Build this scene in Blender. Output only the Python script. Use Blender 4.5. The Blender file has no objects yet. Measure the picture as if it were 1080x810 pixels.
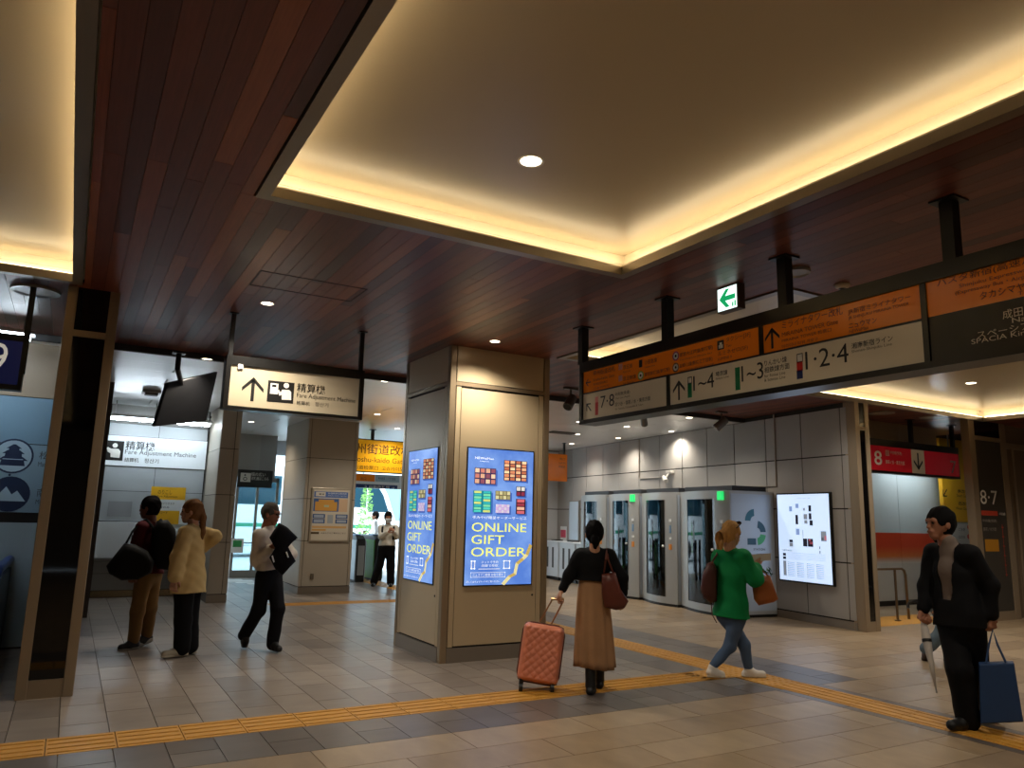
import bpy, math, random
import numpy as np
from mathutils import Vector, Matrix

# ---------------------------------------------------------------- camera
FPX = 795.47                                   # focal length in pixels of a 1080 x 810 frame
PITCH, ROLL, YAW = (math.radians(a) for a in (10.072, 1.4125, -29.818))
EYE = np.array([0.0, 0.0, 1.5])
_c, _s = math.cos(YAW), math.sin(YAW)
FW = np.array([-_s * math.cos(PITCH), _c * math.cos(PITCH), math.sin(PITCH)])
_r = np.array([_c, _s, 0.0]); _u = np.cross(_r, FW)
RT = _r * math.cos(ROLL) + _u * math.sin(ROLL)
UP = -_r * math.sin(ROLL) + _u * math.cos(ROLL)
scene = bpy.context.scene
C = scene.collection
cam = bpy.data.cameras.new('camera')
cam.sensor_fit = 'HORIZONTAL'; cam.sensor_width = 36.0; cam.lens = FPX / 1080 * 36.0
cam.clip_start = 0.05; cam.clip_end = 300
cam_o = bpy.data.objects.new('camera', cam); C.objects.link(cam_o)
cam_o.matrix_world = Matrix(((RT[0], UP[0], -FW[0], EYE[0]), (RT[1], UP[1], -FW[1], EYE[1]),
                             (RT[2], UP[2], -FW[2], EYE[2]), (0, 0, 0, 1)))
scene.camera = cam_o

# ---------------------------------------------------------------- world and exposure
world = bpy.data.worlds.new('daylight'); scene.world = world
world.use_nodes = True
bg = world.node_tree.nodes['Background']
bg.inputs[0].default_value = (0.72, 0.87, 1.0, 1); bg.inputs[1].default_value = 6.5
vs = scene.view_settings
vs.view_transform = 'Standard'; vs.look = 'None'; vs.gamma = 1.0; vs.use_curve_mapping = False
vs.exposure = 0.0

# ---------------------------------------------------------------- pixels to places
def ray(px, py):
    d = FW * FPX + RT * (px - 540) - UP * (py - 405); return d / np.linalg.norm(d)
def fl(px, py, z=0.0):
    d = ray(px, py); return EYE + d * ((z - EYE[2]) / d[2])
def onp(px, py, P, n):
    d = ray(px, py); n = np.array(n, float); return EYE + d * (((np.array(P, float) - EYE) @ n) / (d @ n))
def onY(px, py, Y): return onp(px, py, (0, Y, 0), (0, 1, 0))
def onX(px, py, X): return onp(px, py, (X, 0, 0), (1, 0, 0))
def beside(px, py, P, off=0.0):
    """point seen at a pixel, on the upright plane through P that faces the eye, moved back by off"""
    P = np.array(P, float); v = P - EYE; v[2] = 0; v /= np.linalg.norm(v)
    return onp(px, py, P + v * off, v)
def project(P):
    v = np.array(P, float) - EYE; z = v @ FW
    return 540 + FPX * (v @ RT) / z, 405 - FPX * (v @ UP) / z, z

# ---------------------------------------------------------------- materials
def lin(c):
    if isinstance(c, str): c = tuple(int(c[i:i + 2], 16) for i in (0, 2, 4))
    o = []
    for v in c:
        v = v / 255.0
        o.append(v / 12.92 if v <= 0.04045 else ((v + 0.055) / 1.055) ** 2.4)
    return (o[0], o[1], o[2], 1.0)
MATS = {}
def M(name, col, rough=0.5, metal=0.0, noise=0.0, nscale=6.0, stretch=(1, 1, 1), bump=0.0, emit=None, es=0.0,
      trans=0.0, spec=0.5, bscale=None, alpha=1.0, ior=1.45):
    if name in MATS: return MATS[name]
    m = bpy.data.materials.new(name); m.use_nodes = True
    nt = m.node_tree; b = nt.nodes['Principled BSDF']
    col = lin(col); b.inputs['Base Color'].default_value = col
    b.inputs['Roughness'].default_value = rough; b.inputs['Metallic'].default_value = metal
    b.inputs['Specular IOR Level'].default_value = spec
    b.inputs['Transmission Weight'].default_value = trans; b.inputs['IOR'].default_value = ior
    b.inputs['Alpha'].default_value = alpha
    if emit is not None:
        b.inputs['Emission Color'].default_value = lin(emit); b.inputs['Emission Strength'].default_value = es
    if noise or bump:
        tc = nt.nodes.new('ShaderNodeTexCoord'); mp = nt.nodes.new('ShaderNodeMapping')
        mp.inputs['Scale'].default_value = stretch
        nt.links.new(tc.outputs['Object'], mp.inputs[0])
        oi = nt.nodes.new('ShaderNodeObjectInfo')
        ad = nt.nodes.new('ShaderNodeVectorMath'); ad.operation = 'ADD'
        sc_ = nt.nodes.new('ShaderNodeVectorMath'); sc_.operation = 'SCALE'; sc_.inputs[3].default_value = 7.3
        nt.links.new(oi.outputs['Location'], sc_.inputs[0])
        nt.links.new(mp.outputs[0], ad.inputs[0]); nt.links.new(sc_.outputs[0], ad.inputs[1])
        n = nt.nodes.new('ShaderNodeTexNoise'); n.inputs['Scale'].default_value = nscale
        n.inputs['Detail'].default_value = 5; n.inputs['Roughness'].default_value = 0.6
        nt.links.new(ad.outputs[0], n.inputs['Vector'])
        if noise:
            mr = nt.nodes.new('ShaderNodeMapRange')
            mr.inputs['From Min'].default_value = 0.25; mr.inputs['From Max'].default_value = 0.75
            mr.inputs['To Min'].default_value = 1 - noise; mr.inputs['To Max'].default_value = 1 + noise
            nt.links.new(n.outputs['Fac'], mr.inputs['Value'])
            mx = nt.nodes.new('ShaderNodeVectorMath'); mx.operation = 'SCALE'
            mx.inputs[0].default_value = col[:3]
            nt.links.new(mr.outputs[0], mx.inputs[3]); nt.links.new(mx.outputs[0], b.inputs['Base Color'])
        if bump:
            bp = nt.nodes.new('ShaderNodeBump'); bp.inputs['Strength'].default_value = bump
            bp.inputs['Distance'].default_value = 0.01
            nt.links.new(n.outputs['Fac'], bp.inputs['Height']); nt.links.new(bp.outputs[0], b.inputs['Normal'])
    MATS[name] = m
    return m
def glow(name, col, strength):
    return M(name, col, rough=0.6, emit=col, es=strength)
def glass_sheet(name, tint, mirror=0.12, clear=0.8):
    """thin architectural glass: see-through tint plus a fresnel mirror"""
    if name in MATS: return MATS[name]
    m = bpy.data.materials.new(name); m.use_nodes = True; nt = m.node_tree; nt.nodes.clear()
    out = nt.nodes.new('ShaderNodeOutputMaterial')
    t = nt.nodes.new('ShaderNodeBsdfTransparent'); t.inputs[0].default_value = tuple(v * clear for v in lin(tint)[:3]) + (1,)
    g = nt.nodes.new('ShaderNodeBsdfGlossy'); g.inputs['Roughness'].default_value = 0.03
    fr = nt.nodes.new('ShaderNodeFresnel'); geo = nt.nodes.new('ShaderNodeNewGeometry')
    io = nt.nodes.new('ShaderNodeMapRange'); io.inputs['To Min'].default_value = 1.5; io.inputs['To Max'].default_value = 1 / 1.5   # same mirror from both sides
    nt.links.new(geo.outputs['Backfacing'], io.inputs['Value']); nt.links.new(io.outputs[0], fr.inputs[0])
    ad = nt.nodes.new('ShaderNodeMath'); ad.operation = 'ADD'; ad.inputs[1].default_value = mirror; ad.use_clamp = True
    mx = nt.nodes.new('ShaderNodeMixShader')
    nt.links.new(fr.outputs[0], ad.inputs[0]); nt.links.new(ad.outputs[0], mx.inputs[0])
    nt.links.new(t.outputs[0], mx.inputs[1]); nt.links.new(g.outputs[0], mx.inputs[2])
    nt.links.new(mx.outputs[0], out.inputs[0]); MATS[name] = m
    return m

# ---------------------------------------------------------------- mesh building
class Frame:
    """a flat place: origin, right, up, normal (towards the viewer)"""
    def __init__(s, O, R, U=(0, 0, 1)):
        s.O = np.array(O, float); s.R = np.array(R, float); s.R /= np.linalg.norm(s.R)
        s.U = np.array(U, float); s.U /= np.linalg.norm(s.U); s.N = np.cross(s.R, s.U)
    def __call__(s, p): return s.O + s.R * p[0] + s.U * p[1] + s.N * (p[2] if len(p) > 2 else 0)
    def px(s, x, y):
        d = onp(x, y, s.O, s.N) - s.O; return float(d @ s.R), float(d @ s.U)
class MB:
    def __init__(s): s.v = []; s.f = []; s.m = []
    def add(s, vs, fs, mi=0, T=None):
        o = len(s.v)
        s.v += [tuple(T(v)) if T else tuple(v) for v in vs]
        s.f += [tuple(i + o for i in f) for f in fs]; s.m += [mi] * len(fs); return s
    def box(s, a, b, mi=0, T=None):
        x0, y0, z0 = (min(p, q) for p, q in zip(a, b)); x1, y1, z1 = (max(p, q) for p, q in zip(a, b))
        return s.add([(x0, y0, z0), (x1, y0, z0), (x1, y1, z0), (x0, y1, z0), (x0, y0, z1), (x1, y0, z1), (x1, y1, z1), (x0, y1, z1)],
                     [(0, 3, 2, 1), (4, 5, 6, 7), (0, 1, 5, 4), (1, 2, 6, 5), (2, 3, 7, 6), (3, 0, 4, 7)], mi, T)
    def prism(s, pts, w0, w1, mi=0, T=None):
        """2-D outline (counter-clockwise) swept from w0 to w1 along the third axis"""
        n = len(pts)
        return s.add([(p[0], p[1], w0) for p in pts] + [(p[0], p[1], w1) for p in pts],
                     [tuple(range(n - 1, -1, -1)), tuple(range(n, 2 * n))] + [(i, (i + 1) % n, n + (i + 1) % n, n + i) for i in range(n)], mi, T)
    def poly(s, pts, w=0.0, mi=0, T=None):
        return s.add([(p[0], p[1], w) for p in pts], [tuple(range(len(pts)))], mi, T)
    def loft(s, rings, mi=0, T=None, cap=True):
        n = len(rings[0]); vs = [p for r in rings for p in r]; fs = []
        for k in range(len(rings) - 1):
            for i in range(n):
                j = (i + 1) % n; fs.append((k * n + i, k * n + j, (k + 1) * n + j, (k + 1) * n + i))
        if cap:
            fs.append(tuple(range(n - 1, -1, -1))); fs.append(tuple((len(rings) - 1) * n + i for i in range(n)))
        return s.add(vs, fs, mi, T)
    def tube(s, pts, r, n=8, mi=0, T=None, cap=True):
        pts = [np.array(p, float) for p in pts]; rr = r if isinstance(r, (list, tuple)) else [r] * len(pts); rings = []
        ref = None
        for i, p in enumerate(pts):
            d = pts[min(i + 1, len(pts) - 1)] - pts[max(i - 1, 0)]; d /= (np.linalg.norm(d) + 1e-12)
            if ref is None: ref = np.array([0, 0, 1.0]) if abs(d[2]) < 0.9 else np.array([1.0, 0, 0])
            a = np.cross(ref, d); a /= (np.linalg.norm(a) + 1e-12); b = np.cross(d, a); ref = b
            rings.append([p + (a * math.cos(t) + b * math.sin(t)) * rr[i] for t in (2 * math.pi * k / n for k in range(n))])
        return s.loft(rings, mi, T, cap)
    def lathe(s, prof, c=(0, 0, 0), n=20, mi=0, T=None):
        rings = [[(c[0] + r * math.cos(2 * math.pi * k / n), c[1] + r * math.sin(2 * math.pi * k / n), c[2] + z) for k in range(n)] for r, z in prof]
        return s.loft(rings, mi, T)
    def mesh(s, name, mats):
        me = bpy.data.meshes.new(name); me.from_pydata([tuple(float(c) for c in v) for v in s.v], [], s.f)
        for m in (mats if isinstance(mats, (list, tuple)) else [mats]): me.materials.append(m)
        if any(s.m): me.polygons.foreach_set('material_index', s.m)
        me.update(); return me
    def build(s, name, mats, parent=None, smooth=False, bevel=0.0, label=None):
        return link(name, s.mesh(name, mats), parent, smooth, bevel, label)
def link(name, me, parent=None, smooth=False, bevel=0.0, label=None):
    o = bpy.data.objects.new(name, me); C.objects.link(o)
    if smooth: me.polygons.foreach_set('use_smooth', [True] * len(me.polygons)); me.update()
    if bevel:
        b = o.modifiers.new('bevel', 'BEVEL'); b.width = bevel; b.segments = 2; b.limit_method = 'ANGLE'
    if parent is not None: put(o, parent)
    if label: o['label'] = label
    return o
def put(o, parent):
    o.parent = parent
    off = parent.matrix_basis.inverted() if parent.parent is None else Matrix()
    o.matrix_parent_inverse = off
def thing(name, label, cat, loc=(0, 0, 0), group=None):
    o = bpy.data.objects.new(name, None); C.objects.link(o); o.empty_display_size = 0.1
    o.location = tuple(float(v) for v in loc); o['label'] = label; o['category'] = cat
    if group: o['group'] = group
    return o
def tag(o, label, cat, group=None):
    o['label'] = label; o['category'] = cat
    if group: o['group'] = group
    return o
def struct(o): o['kind'] = 'structure'; return o

# ---------------------------------------------------------------- flat print: lettering and signs
TEXTS = []
def text(parent, s, F, u0, v0, u1, mat, h=None, lift=0.002, name='lettering', bold=0.0, align=0):
    """letters on the flat place F from (u0, v0) to width u1 - u0; h fixes the height of the letters"""
    TEXTS.append((parent, s, F, u0, v0, u1, mat, h, lift, name, bold))
def rect(parent, F, u0, v0, u1, v1, mat, name='print', lift=0.0012):
    return MB().poly([(u0, v0), (u1, v0), (u1, v1), (u0, v1)], lift, 0, F).build(name, mat, parent)
def polyp(parent, F, polys, mat, name='print', lift=0.0015):
    b = MB()
    for p in polys: b.poly(p, lift, 0, F)
    return b.build(name, mat, parent)
def arrow_pts(cu, cv, size, ang):
    """a station arrow: stem and two barbs, pointing up before turning"""
    t = size * 0.13; a = size * 0.5
    stem = [(-t / 2, -a), (t / 2, -a), (t / 2, a * 0.75), (-t / 2, a * 0.75)]
    l = [(0, a), (-a * 0.85, a * 0.1), (-a * 0.85, -a * 0.22), (0, a * 0.62)]
    r = [(0, a), (0, a * 0.62), (a * 0.85, -a * 0.22), (a * 0.85, a * 0.1)]
    ca, sa = math.cos(math.radians(ang)), math.sin(math.radians(ang))
    return [[(cu + x * ca - y * sa, cv + x * sa + y * ca) for x, y in p] for p in (stem, l, r)]
def disc_pts(cu, cv, r, n=20): return [(cu + r * math.cos(2 * math.pi * k / n), cv + r * math.sin(2 * math.pi * k / n)) for k in range(n)]
def flush_texts():
    objs = []
    for i, t in enumerate(TEXTS):
        cu = bpy.data.curves.new('lettering', 'FONT'); cu.body = t[1]; cu.size = 1.0; cu.resolution_u = 3
        cu.offset = t[10]; cu.fill_mode = 'FRONT'
        o = bpy.data.objects.new('lettering_source', cu); C.objects.link(o); objs.append(o)
    dg = bpy.context.evaluated_depsgraph_get(); dg.update()
    for o, t in zip(objs, TEXTS):
        parent, s, F, u0, v0, u1, mat, h, lift, name, bold = t
        me = bpy.data.meshes.new_from_object(o.evaluated_get(dg), depsgraph=dg)
        n = len(me.vertices); co = np.zeros(n * 3, np.float32)
        if n:
            me.vertices.foreach_get('co', co); co = co.reshape(-1, 3)
            x0, x1 = co[:, 0].min(), co[:, 0].max(); y0, y1 = co[:, 1].min(), co[:, 1].max()
            sx = (u1 - u0) / max(x1 - x0, 1e-6); sy = sx if h is None else h / max(y1 - y0, 1e-6)
            u = u0 + (co[:, 0] - x0) * sx; v = v0 + (co[:, 1] - y0) * sy
            w = F.O + np.outer(u, F.R) + np.outer(v, F.U) + F.N * lift
            me.vertices.foreach_set('co', w.astype(np.float32).ravel())
        me.materials.clear(); me.materials.append(mat); me.name = name; me.update()
        q = bpy.data.objects.new(name, me); C.objects.link(q); put(q, parent)
    for o in objs:
        cu = o.data; bpy.data.objects.remove(o); bpy.data.curves.remove(cu)
rnd = random.Random(7)
CEIL = 3.375; CEILW = 3.31
# ================================================================ THE SETTING
# ---------------------------------------------------------------- floor
FLOOR_COL = {'field': ('7c7268', '83786d', '756b62', '897e73'), 'dark': ('5f5751', '645c56', '59514c', '68605a'),
             'tan': ('8f7c64', '96836a', '88755e', '8e7a60')}
FM = {k: [M('stone_%s_%d' % (k, i), c, rough=0.34, noise=0.18, nscale=2.6, stretch=(1.0, 2.2, 1.0) if k != 'tan' else (2.2, 1.0, 1.0), bump=0.04, spec=0.5)
          for i, c in enumerate(v)] for k, v in FLOOR_COL.items()}
ALLF = FM['field'] + FM['dark'] + FM['tan']
grout = M('grout', '4a443e', rough=0.9)
tact_m = M('tactile_yellow', 'ba8630', rough=0.55, noise=0.06, nscale=14)
X0, X1, Y0, Y1 = -5.0, 18.0, -7.0, 20.0
floor = struct(MB().box((X0, Y0, -0.20), (X1, Y1, -0.012)).build('floor', grout))
TILES = []                                       # x0, y0, x1, y1, material
def lay(x0, y0, x1, y1, w, l, kind, along_y=True, stag=0.5):
    ncol = 0; a = x0 if along_y else y0; A1 = x1 if along_y else y1; B0, B1 = (y0, y1) if along_y else (x0, x1)
    while a < A1 - 0.01:
        b = min(a + w, A1); t = B0 - l * ((ncol * stag) % 1.0)
        while t < B1 - 0.01:
            p, q = max(t, B0), min(t + l, B1)
            if q - p > 0.02:
                m = rnd.choice(FM[kind])
                TILES.append((a, p, b, q, m) if along_y else (p, a, q, b, m))
            t += l
        a = b; ncol += 1
TX0, TX1, TY0, TY1 = 5.90, 6.32, 5.68, 6.08
lay(X0, TY1, TX0 - 0.45, 12.85, 0.3, 0.6, 'field')
lay(X0, 12.85, 3.0, 13.25, 0.3, 0.4, 'field')
lay(X0, 13.25, TX0 - 0.45, Y1, 0.3, 0.6, 'field')
lay(TX0 - 0.45, TY1, TX0, 12.85, 0.45, 0.6, 'dark'); lay(TX0 - 0.45, 13.25, TX0, Y1, 0.45, 0.6, 'dark')
lay(X0, 5.10, TX0 - 0.02, TY0, 0.3, 0.58, 'dark')
lay(TX1, 5.10, 7.0, Y1, 0.34, 0.6, 'dark')
lay(X0, Y0 + 0.1, 5.80, 5.10, 0.4, 1.0, 'tan', along_y=False, stag=0.5)
lay(7.0, 5.10, X1, Y1, 0.4, 1.0, 'tan', along_y=False, stag=0.5)
lay(6.42, Y0 + 0.1, X1, 5.10, 0.4, 1.0, 'tan', along_y=False, stag=0.5)
lay(5.80, Y0, TX0, 5.10, 0.1, 0.6, 'dark'); lay(TX1, Y0, 6.42, 5.10, 0.1, 0.6, 'dark')
GAP = 0.0026
def seen(x0, y0, x1, y1, z):
    cx, cy = (x0 + x1) / 2, (y0 + y1) / 2
    px, py, d = project((cx, cy, z)) if (np.array([cx, cy, z]) - EYE) @ FW > 0.3 else (-9e9, 0, 1)
    if not (-60 < px < 1140 and -40 < py < 850): return 0.0
    return (x1 - x0) * (y1 - y0) / (d * d) * abs(z - EYE[2]) / d
def split_pieces(pieces, z0, z1, name, parent, allm, limit=300, chamfer=0.0):
    pieces = sorted(pieces, key=lambda t: -seen(t[0], t[1], t[2], t[3], z1 if z1 < 1 else z0))
    cache = {}
    for t in pieces[:limit]:
        key = (round(t[2] - t[0], 3), round(t[3] - t[1], 3), t[4].name)
        if key not in cache:
            w, l = (t[2] - t[0]) / 2 - GAP, (t[3] - t[1]) / 2 - GAP
            cache[key] = MB().box((-w, -l, z0), (w, l, z1)).mesh(name, t[4])
        o = bpy.data.objects.new(name, cache[key]); C.objects.link(o)
        o.location = ((t[0] + t[2]) / 2, (t[1] + t[3]) / 2, 0); o.parent = parent
    if len(pieces) > limit:
        b = MB(); idx = {m.name: i for i, m in enumerate(allm)}
        for t in pieces[limit:]:
            b.box((t[0] + GAP, t[1] + GAP, z0), (t[2] - GAP, t[3] - GAP, z1), idx[t[4].name])
        o = b.build('far_' + name, allm, parent); o['kind'] = 'stuff'
split_pieces(TILES, -0.012, 0.0, 'floor_tile', floor, ALLF)
# tactile paving: guiding bars along both walkways, warning studs where they meet
def tactile_mesh(studs):
    b = MB().box((-0.197, -0.197, -0.012), (0.197, 0.197, 0.001))
    if studs:
        for i in range(5):
            for j in range(5): b.lathe([(0.017, 0.0), (0.012, 0.005), (0.004, 0.0055)], (-0.152 + 0.076 * i, -0.152 + 0.076 * j, 0.001), 8)
    else:
        for k in range(4):
            y = -0.146 + 0.0973 * k
            b.prism([(-0.19, -0.019), (0.19, -0.019), (0.19, 0.019), (-0.19, 0.019)], 0.001, 0.003, 0, lambda p, y=y: (p[0], p[1] + y, p[2]))
            b.prism([(-0.185, -0.013), (0.185, -0.013), (0.185, 0.013), (-0.185, 0.013)], 0.003, 0.006, 0, lambda p, y=y: (p[0], p[1] + y, p[2]))
    return b.mesh('tactile_tile', tact_m)
bars, studs = tactile_mesh(False), tactile_mesh(True)
def tactile(x, y, me, rot=0.0, sx=1.0):
    o = bpy.data.objects.new('tactile_tile', me); C.objects.link(o); o.location = (x, y, 0)
    o.rotation_euler = (0, 0, rot); o.scale = (sx, sx, 1); o.parent = floor
k = 0; x = 0.03 + 0.4 * 14 - 0.2
while x > -4.6: tactile(x, 5.88, bars); x -= 0.4
y = 5.88 + 0.415
while y < 19.5:
    tactile(6.11, y, bars, math.pi / 2, 1.04); y += 0.415
tactile(6.11, 5.88, studs, 0, 1.04); tactile(5.70, 5.88, studs, 0, 1.0)
tactile(6.11, 5.88 - 0.415, studs, 0, 1.04)
y = 5.88 - 0.83
while y > 0.5:
    tactile(6.11, y, bars, math.pi / 2, 1.04); y -= 0.415
x = 5.60
while x > 3.1: tactile(x, 13.05, bars); x -= 0.4
for x in (-0.55, -0.95, -1.35): tactile(x, 7.45, studs)
for x in (10.9, 11.3, 11.7, 12.1, 12.5, 12.9):
    tactile(x, 7.75, studs); tactile(x, 8.15, studs)

# ---------------------------------------------------------------- ceiling of wooden boards
TROUGHS = [(0.84, -5.0, 3.48, 4.42), (-4.2, -5.0, -0.185, 7.14), (4.86, 4.02, 13.65, 7.22)]
WOOD_END = 9.65
def cut(rects, h):
    out = []
    for r in rects:
        x0, y0, x1, y1 = r[:4]; a, b, c, d = h
        if x1 <= a or x0 >= c or y1 <= b or y0 >= d: out.append(r); continue
        if y0 < b: out.append((x0, y0, x1, b) + r[4:])
        if y1 > d: out.append((x0, d, x1, y1) + r[4:])
        yy0, yy1 = max(y0, b), min(y1, d)
        if x0 < a: out.append((x0, yy0, a, yy1) + r[4:])
        if x1 > c: out.append((c, yy0, x1, yy1) + r[4:])
    return out
WOODC = ('6f3828', '603022', '7b422d', '542a20', '693526', '8c5031', '4c271e', '753f2f')
WM = []
for i, c in enumerate(WOODC):
    WM.append(M('cedar_board_%d' % i, c, rough=0.42, noise=0.22, nscale=5.0, stretch=(14, 0.7, 6), bump=0.03, spec=0.45))
holes = [(a - 0.085, b - 0.085, c + 0.085, d + 0.085) for a, b, c, d in TROUGHS]
base = [(X0, Y0, X1, WOOD_END)]
for h in holes: base = cut(base, h)
b = MB()
for r in base: b.box((r[0], r[1], CEIL + 0.02), (r[2], r[3], CEIL + 0.045))
ceiling = struct(b.build('ceiling', M('ceiling_back', '2a1a12', rough=0.9)))
PL = []; x = -4.0; n = 0; BW = 0.104
while x < 15.2:
    y = Y0 - rnd.random() * 2.6
    while y < WOOD_END:
        l = rnd.choice((1.8, 2.4, 3.0, 3.6)); p, q = max(y, -4.0), min(y + l, WOOD_END)
        if q - p > 0.05: PL.append((x, p, x + BW, q, rnd.choices(WM, (5, 5, 3, 4, 5, 1.6, 3, 3))[0]))
        y += l
    x += BW; n += 1
for h in holes: PL = cut(PL, h)
PL = [p for p in PL if p[2] - p[0] > 0.012 and p[3] - p[1] > 0.02]
GAP = 0.0012
split_pieces(PL, CEIL, CEIL + 0.02, 'ceiling_board', ceiling, WM)
# access hatch frame in the boards
hx0, hx1, hy0, hy1 = 1.10, 1.98, 5.95, 6.40
b = MB()
for a, c in (((hx0, hy0), (hx1, hy0 + 0.012)), ((hx0, hy1 - 0.012), (hx1, hy1)), ((hx0, hy0), (hx0 + 0.012, hy1)), ((hx1 - 0.012, hy0), (hx1, hy1))):
    b.box((a[0], a[1], CEIL - 0.003), (c[0], c[1], CEIL))
b.build('hatch_frame', M('hatch_seam', '33201a', rough=0.7), ceiling)

# lit coves: metal frame, raised side walls, raised ceiling, light strips lying on the ledge
trim_m = M('cove_frame', '8a7f70', rough=0.35, metal=0.6, noise=0.04, nscale=3)
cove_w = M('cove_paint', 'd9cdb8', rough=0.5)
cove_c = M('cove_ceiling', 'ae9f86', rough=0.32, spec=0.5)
strip_m = glow('led_strip', 'ffedc4', 13.5)
RH = 0.20; LEDGE = 0.075
def cove(n, r, sides):
    x0, y0, x1, y1 = r; W = 0.075; z = CEIL - 0.012
    b = MB()                                              # frame
    b.box((x0 - W, y1, z), (x1 + W, y1 + W, CEIL + 0.05)); b.box((x0 - W, y0 - W, z), (x1 + W, y0, CEIL + 0.05))
    b.box((x0 - W, y0, z), (x0, y1, CEIL + 0.05)); b.box((x1, y0, z), (x1 + W, y1, CEIL + 0.05))
    t = struct(b.build('trim_%d' % n, trim_m))
    e = 0.125; zb = CEIL + 0.05; zt = CEIL + RH
    b = MB()                                              # ledge floor, upright walls and a raised ceiling
    b.box((x0 - e, y1, zb), (x1 + e, y1 + e, zb + 0.01)); b.box((x0 - e, y0 - e, zb), (x1 + e, y0, zb + 0.01))
    b.box((x0 - e, y0, zb), (x0, y1, zb + 0.01)); b.box((x1, y0, zb), (x1 + e, y1, zb + 0.01))
    b.box((x0 - e - 0.02, y1 + e, zb), (x1 + e + 0.02, y1 + e + 0.02, zt)); b.box((x0 - e - 0.02, y0 - e - 0.02, zb), (x1 + e + 0.02, y0 - e, zt))
    b.box((x0 - e - 0.02, y0 - e, zb), (x0 - e, y1 + e, zt)); b.box((x1 + e, y0 - e, zb), (x1 + e + 0.02, y1 + e, zt))
    b.build('cove_wall', cove_w, t)
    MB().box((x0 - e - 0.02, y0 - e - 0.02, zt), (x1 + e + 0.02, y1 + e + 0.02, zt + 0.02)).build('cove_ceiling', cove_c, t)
    b = MB()                                              # thin shadow joint half-way up the far walls
    b.box((x0 - e, y1 + e - 0.003, zb + 0.075), (x1 + e, y1 + e, zb + 0.0756)); b.box((x1 + e - 0.003, y0, zb + 0.075), (x1 + e, y1, zb + 0.0756))
    b.build('cove_joint', M('joint', '6a5f4e', rough=0.8), t)
    zs = zb + 0.012
    for s in sides:
        b = MB()
        if s == 'N': b.box((x0 - 0.05, y1 + 0.045, zs), (x1 + 0.05, y1 + 0.075, zs + 0.012))
        if s == 'S': b.box((x0 - 0.05, y0 - 0.075, zs), (x1 + 0.05, y0 - 0.045, zs + 0.012))
        if s == 'W': b.box((x0 - 0.075, y0, zs), (x0 - 0.045, y1, zs + 0.012))
        if s == 'E': b.box((x1 + 0.045, y0, zs), (x1 + 0.075, y1, zs + 0.012))
        b.build('light_strip', strip_m, t)
cove(1, TROUGHS[0], 'NWES'); cove(2, TROUGHS[1], 'NE'); cove(3, TROUGHS[2], 'NWE')

# ---------------------------------------------------------------- white panel ceiling beyond the boards
wc = M('white_ceiling', 'd5d6d6', rough=0.28, noise=0.03, nscale=2, stretch=(0.3, 16, 1), spec=0.5)
white = struct(MB().box((X0, WOOD_END + 0.02, CEIL + 0.02), (X1, Y1, CEIL + 0.05)).build('ceiling_white', M('ceiling_joint', '44444a', rough=0.8)))
me = MB().box((-1.19, -0.297, CEILW), (1.19, 0.297, CEIL + 0.02)).mesh('ceiling_panel', wc)
y = WOOD_END + 0.06 + 0.3; r = 0
while y < Y1 - 0.2:
    x = X0 + 1.2 + (r % 2) * 1.2
    while x < 14.0:
        o = bpy.data.objects.new('ceiling_panel', me); C.objects.link(o); o.location = (x, y, 0); o.parent = white
        x += 2.4
    y += 0.6; r += 1
struct(MB().box((X0, WOOD_END, CEILW - 0.01), (X1, WOOD_END + 0.05, CEIL + 0.05)).build('trim_4', M('dark_edge', '2c2a2a', rough=0.5)))
# slot vents, a sprinkler and the like, on the white ceiling
slot = M('slot', '55524f', rough=0.7)

# ---------------------------------------------------------------- downlights
ring_m = M('lamp_ring', 'd8d2c6', rough=0.4); lens_m = glow('lamp_lens', 'fff0d8', 9.0)
DOWN = [((560, 170), CEIL + RH, 'recessed downlight in the raised cove ceiling above the concourse', 0.062, 70),
        ((282, 320), CEIL, 'recessed downlight in the boards above the machine sign', 0.05, 55),
        ((522, 360), CEIL, 'recessed downlight in the boards right above the ad column', 0.05, 55),
        ((218, 379), CEILW, 'recessed downlight in the white ceiling left of the machine sign', 0.055, 40),
        ((406, 402), CEILW, 'recessed downlight in the white ceiling right of the machine sign', 0.05, 40),
        ((398, 437), CEILW, 'recessed downlight in the white ceiling in front of the yellow gate sign', 0.055, 40),
        ((419, 452), CEILW, 'small recessed downlight just above the yellow gate sign', 0.055, 40),
        ((265, 445), CEILW, 'recessed downlight below the machine sign seen from afar', 0.055, 40),
        ((661, 450), CEILW, 'downlight by the panel wall under the left end of the long sign', 0.055, 40),
        ((652, 462), CEILW, 'downlight in the white ceiling near the conduit on the panel wall', 0.055, 40),
        ((708, 455), CEILW, 'downlight throwing a cone on the panel wall above the booths', 0.055, 40),
        ((727, 440.5), CEILW, 'downlight in the white ceiling nearest the boards by the panel wall', 0.055, 40),
        ((609, 458), CEILW, 'downlight far back beside the small orange sign, middle of its row', 0.055, 40),
        ((603, 468), CEILW, 'downlight farthest back by the end of the panel wall', 0.055, 40),
        ((611, 445), CEILW, 'downlight beside the left edge of the long sign, nearest of its row', 0.055, 40),
        ((1024, 404), CEIL + RH, 'recessed downlight in the right-hand cove below the long sign', 0.062, 130),
        ]
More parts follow.
